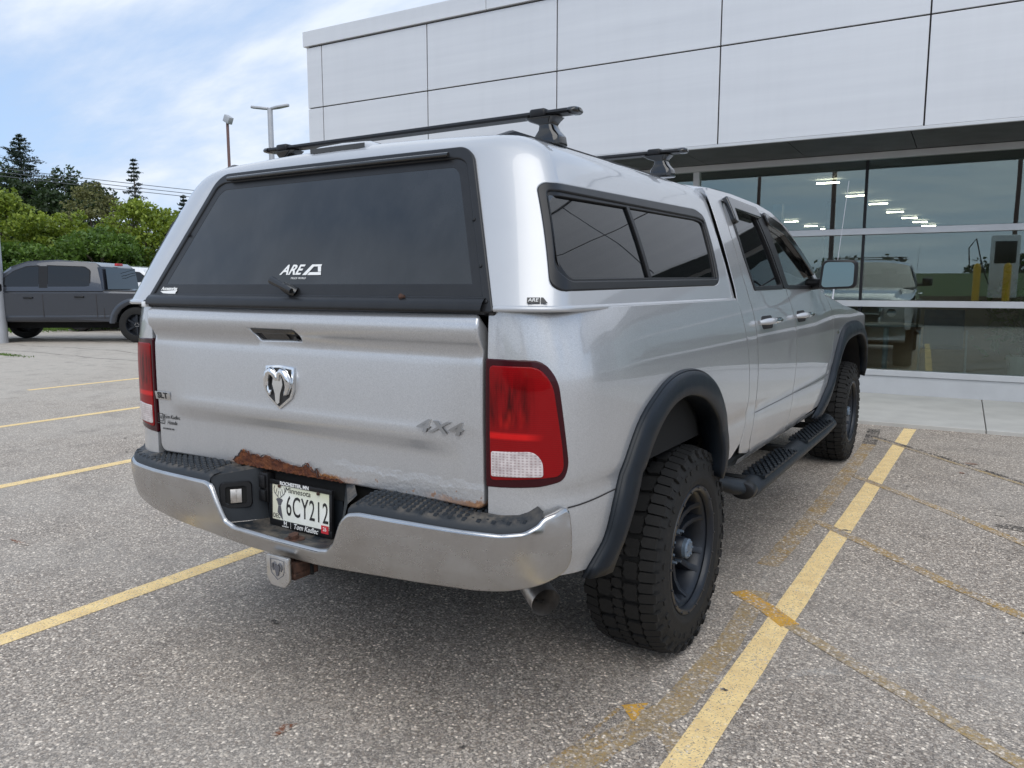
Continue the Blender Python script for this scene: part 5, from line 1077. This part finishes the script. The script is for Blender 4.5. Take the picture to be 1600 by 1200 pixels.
# mirrors
for s_ in (1, -1):
    mm = MB(); prof = rc([(-.092, -.080), (.088, -.072), (.090, .078), (-.078, .080)], .03, 6)
    secs = [(-.005, 1.0), (.0, 1.03), (.03, 1.04), (.07, .95), (.105, .72), (.12, .4)]; n_ = len(prof); vs = []
    for dy, k in secs: vs += [(s_ * (1.108 + q[0] * k), 2.975 + dy + .035 * q[0] / .09, 1.438 + q[1] * k) for q in prof]
    mm.add(vs, [tuple(range(n_))] + [(a * n_ + i, a * n_ + (i + 1) % n_, (a + 1) * n_ + (i + 1) % n_, (a + 1) * n_ + i) for a in range(len(secs) - 1) for i in range(n_)] + [tuple((len(secs) - 1) * n_ + i for i in range(n_))])
    mir = mm.build('door_mirror', M['blacktrim'], T_, smooth=50)
    mg = MB(); mg.add([(s_ * (1.108 + q[0] * .88), 2.964 + .028 * q[0] / .09 + .0018 * q[1] / .08, 1.438 + q[1] * .88) for q in prof], [tuple(range(n_))]).build('mirror_glass', M['mirror'], mir, smooth=0)
    MB().tube([(s_ * .93, 3.10, 1.385), (s_ * .99, 3.06, 1.388), (s_ * 1.05, 3.03, 1.40)], [.035, .032, .03], 10).build('mirror_arm', M['blacktrim'], mir, smooth=60)
MB().tube([(.915, 3.92, 1.27), (.918, 3.93, 1.30), (.93, 3.97, 1.55), (.96, 4.06, 2.08)], [.012, .006, .0025, .002], 8).build('antenna', M['pole'], T_, smooth=60)

# ---- wheels
def tread():
    t = MB(); R0, R1, n = .4255, .4355, 62
    def blk(a, poly, r1=R1, r0=R0 - .004):
        """poly: (angle offset in pitches, x) quad/hex"""
        vs = []
        for rr, k in ((r0, 1.0), (r1, .965)):
            ca = sum(q[0] for q in poly) / len(poly); cx_ = sum(q[1] for q in poly) / len(poly)
            for da, x in poly:
                da_, x_ = ca + (da - ca) * k, cx_ + (x - cx_) * k; w = a + da_ * 2 * pi / n; rq = rr - (max(0, abs(x_) - .095) * .45); vs.append((x_, rq * cos(w), rq * sin(w)))
        m_ = len(poly); t.add(vs, [tuple(range(m_, 2 * m_))] + [(i, (i + 1) % m_, m_ + (i + 1) % m_, m_ + i) for i in range(m_)])
    for k in range(n):
        a = 2 * pi * k / n
        for s_ in (1, -1):
            o = .5 if s_ < 0 else 0; e = .122 if k % 2 else .131
            blk(a + o * 2 * pi / n, [(.07, s_ * .079), (.52, s_ * .072), (.95, s_ * .079), (.95, s_ * e), (.06, s_ * e)])
            # shoulder lug running down the sidewall
            w0, w1 = a + (o + .12) * 2 * pi / n, a + (o + .84) * 2 * pi / n; vs = []
            for w in (w0, w1):
                for x, rr in ((e - .004, .421), (e + .0005, .410), (.1355 + (.0015 if k % 2 == 0 else 0), .392 - (.010 if k % 2 else 0)), (.126, .385), (.115, .41)): vs.append((s_ * x, rr * cos(w), rr * sin(w)))
            t.add(vs, [(0, 1, 2, 3, 4)[::-1], (5, 6, 7, 8, 9)] + [(i, i + 5, (i + 1) % 5 + 5, (i + 1) % 5) for i in range(5)])
            ps = (.0, .35)[k % 2]
            blk(a, [(.0 + ps, s_ * .026), (.50 + ps, s_ * .018), (.94 + ps, s_ * .034), (.84 + ps, s_ * .068), (.34 + ps, s_ * .073), (.0 + ps, s_ * .064)])
        blk(a, [(.06, -.018), (.66, -.022), (.96, -.004), (.86, .018), (.26, .013), (.0, .002)])
    return t
def wheel(x, y, sd, face):
    """face = distance of the sidewall's outer face from the truck's middle"""
    mw = Matrix.Translation((sd * (face - .142), y, .392)) @ (Matrix.Rotation(pi, 4, 'Z') if sd < 0 else Matrix.Identity(4)) @ Matrix.Rotation(random.uniform(0, .1), 4, 'X') @ Matrix.Diagonal((1.05, .9, .9, 1))
    w = bpy.data.objects.new('wheel', None); put(w, T_, mw)
    if 'w' not in PROTO:
        ty = MB(); ty.lathe([(.262, -.118), (.272, -.128), (.295, -.135), (.34, -.136), (.385, -.130), (.408, -.118), (.417, -.10), (.419, -.05), (.419, .05), (.417, .10), (.408, .118), (.385, .130), (.34, .1345), (.312, .135), (.302, .1368), (.296, .135), (.285, .132), (.272, .128), (.262, .118)], 96)
        tyre_o = ty.build('tyre', M['tyre'], w, smooth=60, mw=mw)
        tr = tread().build('tyre_tread', M['tyre'], w, smooth=25, mw=mw)
        mk_ = MB()
        for k in range(30):   # raised sidewall marks
            a = k * 2 * pi / 30 + (.05 if k % 3 else 0); wd = .055 if k % 5 else .02
            vs = []
            for w_ in (a, a + wd):
                for rr, xx in ((.342, .1335), (.342, .1375), (.362, .137), (.362, .132)): vs.append((xx, rr * cos(w_), rr * sin(w_)))
            mk_.add(vs, [(0, 1, 2, 3), (7, 6, 5, 4), (0, 4, 5, 1), (1, 5, 6, 2), (2, 6, 7, 3)])
        sl = mk_.build('sidewall_relief', M['tyre'], w, smooth=0, mw=mw); sl['kind'] = 'stuff'
        mwt, mw = mw, mw @ Matrix.Diagonal((1, 1.1, 1.1, 1))
        ri = MB(); ri.lathe([(.236, -.12), (.215, -.11), (.205, -.05), (.196, .02), (.200, .085), (.212, .100), (.224, .108), (.243, .112), (.248, .122), (.243, .130), (.232, .131), (.222, .122), (.218, .110)], 72)
        ri.lathe([(.0, .0), (.07, .0), (.20, -.02), (.20, -.03), (.0, -.03)], 48)
        for k in range(18):
            a = 2 * pi * k / 18; ri.lathe([(0, .1345), (.004, .1345), (.005, .1305)], 8, Matrix.Translation((0, .2375 * cos(a), .2375 * sin(a))))
        rim_o = ri.build('rim', M['rim'], w, smooth=50, mw=mw)
        sp_ = []
        for k in range(6):
            s1_ = MB(); A = Matrix.Rotation(2 * pi * k / 6 + .5, 4, 'X')
            for off in (-.016, .016):
                rows = []
                for rr, xf, hw in ((.045, .052, .020), (.09, .050, .018), (.14, .054, .017), (.18, .070, .017), (.203, .098, .018)):
                    oy = off * (1 + (rr - .05) * 9); rows.append([(xf - .035, rr, oy - hw), (xf, rr, oy - hw * .7), (xf + .004, rr, oy), (xf, rr, oy + hw * .7), (xf - .035, rr, oy + hw)])
                s1_.add([A @ Vector(q) for r_ in rows for q in r_], [(i * 5 + j, i * 5 + j + 1, (i + 1) * 5 + j + 1, (i + 1) * 5 + j) for i in range(4) for j in range(4)])
            sp_.append(s1_.build('wheel_spoke', M['rim'], w, smooth=50, mw=mw))
        hbp = MB(); hbp.lathe([(.078, .0), (.078, .05), (.066, .058), (.042, .060), (.042, .092), (.037, .098), (0, .098)], 32)
        hub_o = hbp.build('hub', M['rim'], w, smooth=40, mw=mw)
        cp_ = MB(); cp_.lathe([(.038, .094), (.038, .110), (.032, .115), (.0, .115)], 24)
        for k in range(6): a = 2 * pi * k / 6; cp_.lathe([(0, .119), (.004, .119), (.005, .114)], 8, Matrix.Translation((0, .026 * cos(a), .026 * sin(a))))
        cap_o = cp_.build('hub_cap', M['hubcap'], w, smooth=40, mw=mw)
        ln = MB()
        for k in range(8): a = 2 * pi * k / 8 + .2; ln.lathe([(.007, .05), (.007, .066), (.005, .08), (0, .08)], 6, Matrix.Translation((0, .062 * cos(a), .062 * sin(a))))
        nut_o = ln.build('lug_nut', M['hubcap'], w, smooth=30, mw=mw)
        mw = mwt
        PROTO['w'] = [tyre_o, tr, sl, rim_o, hub_o, cap_o, nut_o] + sp_
    else:
        for o in PROTO['w']: copyobj(o, w, mw @ (Matrix.Diagonal((1, 1.1, 1.1, 1)) if o not in PROTO['w'][:3] else Matrix.Identity(4)))
PROTO = {}
wheel(0, 1.04, 1, .985); wheel(0, 4.84, 1, .945); wheel(0, 1.04, -1, .985); wheel(0, 4.84, -1, .945)

# ---- the cap (topper)
L_ = 1.2643
side_win = rc([(.118, .345), (.138, .362), (1.496, .386), (1.588, .362), (1.524, .070), (1.454, .052), (.160, .038), (.126, .056)], [.02, .02, .04, .03, .04, .03, .05, .02])
capo = [(0, 0), (0, L_)]; capo = [(0.0, 0.0), (1.668, 0.0), (1.656, .10), (1.651, .20), (1.666, .30), (1.706, .42), (1.741, .55), (1.756, .7), (1.766, L_)] + [(0, L_ - i * L_ / 30) for i in range(0, 30)]
cap_ = T_
for sd in (1, -1):
    panel('cap_shell', capo, capW, M['cap'], cap_, holes=[side_win], r=.007, th=.02, side=sd, sp=.032)
    panel('cap_front_wall', [(0, 0), (.9, 0), (.78, .45), (.6, .49), (0, .51)], lambda u, v: np.stack([u + 0 * v, 1.55 + 0 * u + 0 * v, 1.326 + v + 0 * u], -1), M['cap'], cap_, r=0, th=.01, side=sd, sp=.3)
    # lower rail of the cap
    lr = MB(); rows = []
    for u in np.concatenate([np.linspace(0.003, .26, 16), np.linspace(.3, 1.666, 10)]):
        uv = np.array([[u, 0.0]]); P = capW(uv[:, 0], uv[:, 1])[0]; N_ = wnorm(capW, np.array([[max(u, .012), .01]]))[0]; N_ = np.array([N_[0], N_[1], 0]); N_ /= np.linalg.norm(N_)
        rows.append([tuple((P + N_ * a + np.array([0, 0, b])) * [sd, 1, 1]) for a, b in ((-.01, .004), (.002, .002), (.008, -.002), (.009, -.010), (.004, -.014), (-.01, -.014))])
    lr.grid(rows).build('cap_bottom_rail', M['cap'], cap_, smooth=60)
    # side window: recessed frame, sliding panes
    wf = rc([(.126, .340), (.145, .354), (1.491, .378), (1.576, .355), (1.516, .078), (1.451, .060), (.170, .046), (.134, .064)], [.02, .02, .04, .03, .04, .03, .05, .02])
    gi1 = rc([(.158, .322), (.706, .330), (.776, .082), (.211, .074), (.163, .12)], [.01, .006, .006, .04, .02]); gi2 = rc([(.728, .330), (1.454, .338), (1.541, .33), (1.484, .088), (.798, .082)], [.006, .01, .03, .01, .006])
    swd = panel('side_window_frame', wf, capW, M['frame'], cap_, holes=[rc([(.144, .338), (1.466, .348), (1.561, .34), (1.501, .078), (.201, .064), (.146, .10)], [.02, .02, .03, .02, .04, .02])], r=.006, th=.016, lift=.002, side=sd, sp=.04)
    panel('inner_frame', rc([(.138, .343), (1.476, .355), (1.568, .345), (1.506, .07), (.176, .056), (.140, .09)], [.02, .02, .03, .02, .04, .02]), capW, M['blacktrim'], swd, holes=[gi1, gi2], r=.003, th=.01, lift=-.004, side=sd, sp=.04)
    capG = lambda u, v: np.where((np.asarray(u) < .30)[..., None] if np.ndim(u) else (u < .30), capW(np.maximum(u, .30), v) + (np.minimum(u, .30) - .30)[..., None] * np.array([0, 1, 0]), capW(u, v))
    panel('window_pane', gi1, capG, M['glass_side'], swd, r=0, th=.004, lift=-.012, side=sd, sp=.08)
    panel('window_pane', gi2, capW, M['glass_side'], swd, r=0, th=.004, lift=-.010, side=sd, sp=.08)
    if sd > 0:
        bq = onW(capW, .095, .016, .002); bb = MB().box((-.027, -.008, 0), (.007, .008, .002), bq).prism([(.009, -.008), (.027, -.008), (.015, .008), (.009, .008)], 0, .002, bq).build('cap_badge', M['decal_black'], cap_)
        text('cap_badge_lettering', 'ARE', .0145, M['decal_white'], bb, bq @ Matrix.Translation((-.011, 0, .0026)), .0004, 1.05, .15)
    # roof track
    sx = float(np.interp(.63, SEC[::-1, 0], SS[::-1])); us = np.linspace(.13, 1.54, 20); rows = []
    for u in us:
        uv = np.array([[u, sx]]); P = capW(uv[:, 0], uv[:, 1])[0]; h = .014 * min(1, (u - .12) / .08)
        rows.append([(sd * (P[0] + a), P[1], P[2] + b * h - .004) for a, b in ((-.02, 0), (-.018, 1), (-.006, 1.3), (.006, 1.3), (.018, 1), (.021, 0))])
    MB().grid(rows).build('roof_track', M['blacktrim'], cap_, smooth=40)
# third brake light on the roof edge
def roofz(x, y):
    s_ = float(np.interp(abs(x), SEC[::-1, 0], SS[::-1])); us = np.linspace(0, 1.5, 200); P = capW(us, np.full(200, s_)); return float(np.interp(y, P[:, 1], P[:, 2]))
rows = []
for y in np.linspace(.245, .42, 8):
    e = 1 if .26 < y else 0; rows.append([(x, y, roofz(x, y) + h * (1 - ((y - .25) / .17) ** 2 * .9)) for x, h in ((-.17, -.003), (-.125, .014), (-.02, .017), (.085, .014), (.13, -.003))])
rows = [[(x, .238, z - .016) for x, y, z in rows[0]]] + rows
bl = MB().grid(rows).build('brake_light_pod', M['cap'], cap_, smooth=60)
MB().grid([[(x, .2365 - .0, roofz(x, .25) + h) for x in (-.14, -.12, .09, .11)] for h in (-.006, .010)]).build('brake_light_lens', M['blackgloss'], bl)

# ---- hatch
ho = rc([(.766, 1.312), (.577, 1.752), (.54, 1.778), (-.53, 1.778), (-.570, 1.752), (-.760, 1.312)], [.004, .06, .02, .02, .06, .004], 8)
hi_ = rc([(.735, 1.345), (.567, 1.735), (.535, 1.752), (-.525, 1.752), (-.560, 1.735), (-.732, 1.345)], [.004, .06, .02, .02, .06, .004], 8)
hw = lambda u, v: hatchW(u, v)
hf = panel('rear_hatch', ho, hw, M['frame'], cap_, holes=[hi_], r=.006, th=.03, lift=.006, sp=.04)
hd = rc([(.729, 1.345), (.562, 1.730), (.532, 1.746), (-.522, 1.746), (-.555, 1.730), (-.726, 1.345)], [.004, .06, .02, .02, .06, .004], 8)
gdo = rc([(.686, 1.382), (.546, 1.705), (.524, 1.724), (-.51, 1.724), (-.535, 1.705), (-.675, 1.382)], [.004, .05, .02, .02, .05, .004], 8)
df = panel('hatch_door_frame', hd, hw, M['frame'], hf, holes=[gdo], r=.004, th=.02, lift=.001, sp=.04)
hg = panel('hatch_glass', gdo, hw, M['glass_hatch'], hf, r=0, th=.004, lift=.0, sp=.06)
# bottom bar with lip
bb = MB(); bb.grid([[(x, float(hatchW(np.array([x]), np.array([z]))[1] if False else SLANT * (z - 1.325) - .012 * (1 - (x / .7) ** 2)) - d, z) for x in np.linspace(-.742, .742, 24)] for z, d in ((1.347, .004), (1.345, .014), (1.335, .020), (1.318, .022), (1.312, .018), (1.311, .0))])
bb.build('hatch_bottom_bar', M['frame'], hf, smooth=50)
MB().box((-.745, -.008, 1.303), (.745, .03, 1.3115)).build('hatch_seal', M['rubber'], hf)
MB().tube([tuple(hatchW(np.array([x]), np.array([1.760]))[0] + [0, -.018, 0]) for x in np.linspace(-.49, .50, 16)], .0075, 10).build('hatch_hinge', M['blackgloss'], hf, smooth=60)
for u, v in ((.70, 1.43), (.745, 1.335), (.64, 1.56), (-.63, 1.56)):
    mm_ = onW(hw, u, v, .006); MB().lathe([(0, .004), (.005, .003), (.006, 0)], 10, mm_ @ Matrix.Rotation(-pi / 2, 4, 'Y')).build('hatch_screw', M['blacktrim'], hf, smooth=50)
th_ = onW(hw, -.0, 1.362, .0)
tm = MB(); tm.tube([th_ @ Vector(q) for q in ((.018, -.006, .0), (-.008, .004, .035))], [.020, .014], 14); tm.tube([th_ @ Vector(q) for q in ((.035, -.012, .030), (-.035, .012, .042), (-.052, .018, .044))], [.008, .012, .013], 12)
tm.build('hatch_handle', M['blackgloss'], hf, smooth=60)
lg = onW(hw, .002, 1.428, .0012)
text('maker_decal', 'ARE', .048, M['decal_white'], hg, lg @ Matrix.Translation((-.030, -.001, 0)), .0003, 1.10, .32, .0012)
A_ = MB()
for q_ in ([(.026, -.018), (.044, -.018), (.074, .018), (.058, .018)], [(.0745, .018), (.101, .018), (.0995, .011), (.0690, .011)], [(.0855, .0105), (.0995, .0105), (.1050, -.007), (.0925, -.007)], [(.0485, -.018), (.1085, -.018), (.1055, -.0085), (.0560, -.0085)]): A_.prism(q_, 0, .0006, lg)
A_.build('maker_decal', M['decal_white'], hg)
text('maker_decal', 'TRUCK WORLD', .0095, M['decal_white'], hg, lg @ Matrix.Translation((.012, -.029, 0)), .0003, 1.0, .1)
sq = onW(hw, -.642, 1.356, .003); text('dealer_decal', 'Accessories', .017, M['decal_white'], hf, sq @ Matrix.Translation((0, .012, 0)), .0003, 1.15, .1, .0006)
MB().prism([(-.05, .002), (.052, .006), (.045, -.004), (.046, -.010), (.02, -.008), (-.03, -.006)], 0, .0006, sq).build('dealer_decal', M['decal_white'], hf)
MB().box((-.755, -.028, 1.302), (-.735, .0, 1.322)).build('hatch_latch', M['whitepaint'], hf, bevel=.004)
MB().tube([(.46, -.009, 1.348), (.475, -.012, 1.349)], [.010, .004], 8).build('rust_stain_lug', M['steelrust'], hf)

# ---- roof bars
def roof_bar(y, z, tz):
    b = empty('roof_bar', (0, y, tz), 0, parent=T_)
    pr = [(-.030, .0), (-.026, .008), (-.010, .013), (.012, .012), (.030, .004), (.034, 0), (.026, -.006), (.0, -.008), (-.024, -.006)]
    mb_ = MB(); n = len(pr); xs_ = (-.705, .705); mb_.add([(x, y + p[0], z + p[1]) for x in xs_ for p in pr], [(i, (i + 1) % n, n + (i + 1) % n, n + i) for i in range(n)] + [tuple(range(n))[::-1], tuple(range(n, 2 * n))])
    mb_.build('crossbar', M['blacktrim'], b, smooth=40)
    for s_ in (1, -1):
        ec = MB(); vs = []
        for x, k in ((.698, 1.10), (.712, 1.14), (.722, 1.0), (.728, .7)): vs += [(s_ * x, y + p[0] * k, z + .003 + (p[1] - .003) * k) for p in pr]
        ec.add(vs, [(a * n + i, a * n + (i + 1) % n, (a + 1) * n + (i + 1) % n, (a + 1) * n + i) for a in range(3) for i in range(n)] + [tuple(range(n))[::-1], tuple(range(3 * n, 4 * n))]); ec.build('bar_end_cap', M['blackgloss'], b, smooth=50)
        xf = s_ * .60; zt = tz + .008
        ft = MB(); vs = []
        for zf, hx, hy, dx in ((0, .050, .042, .0), (.030, .046, .038, 0), (.05, .030, .032, -.002), (.068, .024, .028, -.006), (.080, .046, .034, -.018), (z - tz - .010, .062, .038, -.020)):
            cxx = xf + s_ * (dx + .02); vs += [(cxx + a * hx, y + b_ * hy, zt + zf - .008) for a, b_ in ((-1, -.7), (-.7, -1), (.7, -1), (1, -.7), (1, .7), (.7, 1), (-.7, 1), (-1, .7))]
        ft.add(vs, [(a * 8 + i, a * 8 + (i + 1) % 8, (a + 1) * 8 + (i + 1) % 8, (a + 1) * 8 + i) for a in range(5) for i in range(8)] + [tuple(range(8))[::-1], tuple(range(40, 48))])
        fo = ft.build('bar_foot', M['blackgloss'], b, smooth=45, bevel=.004)
        MB().box((xf - .04, y - .036, z - .011), (xf + .02, y + .038, z + .0165)).build('foot_clamp', M['blacktrim'], fo, bevel=.008, smooth=50)
roof_bar(.56, 1.930, 1.828); roof_bar(1.545, 1.944, 1.842)
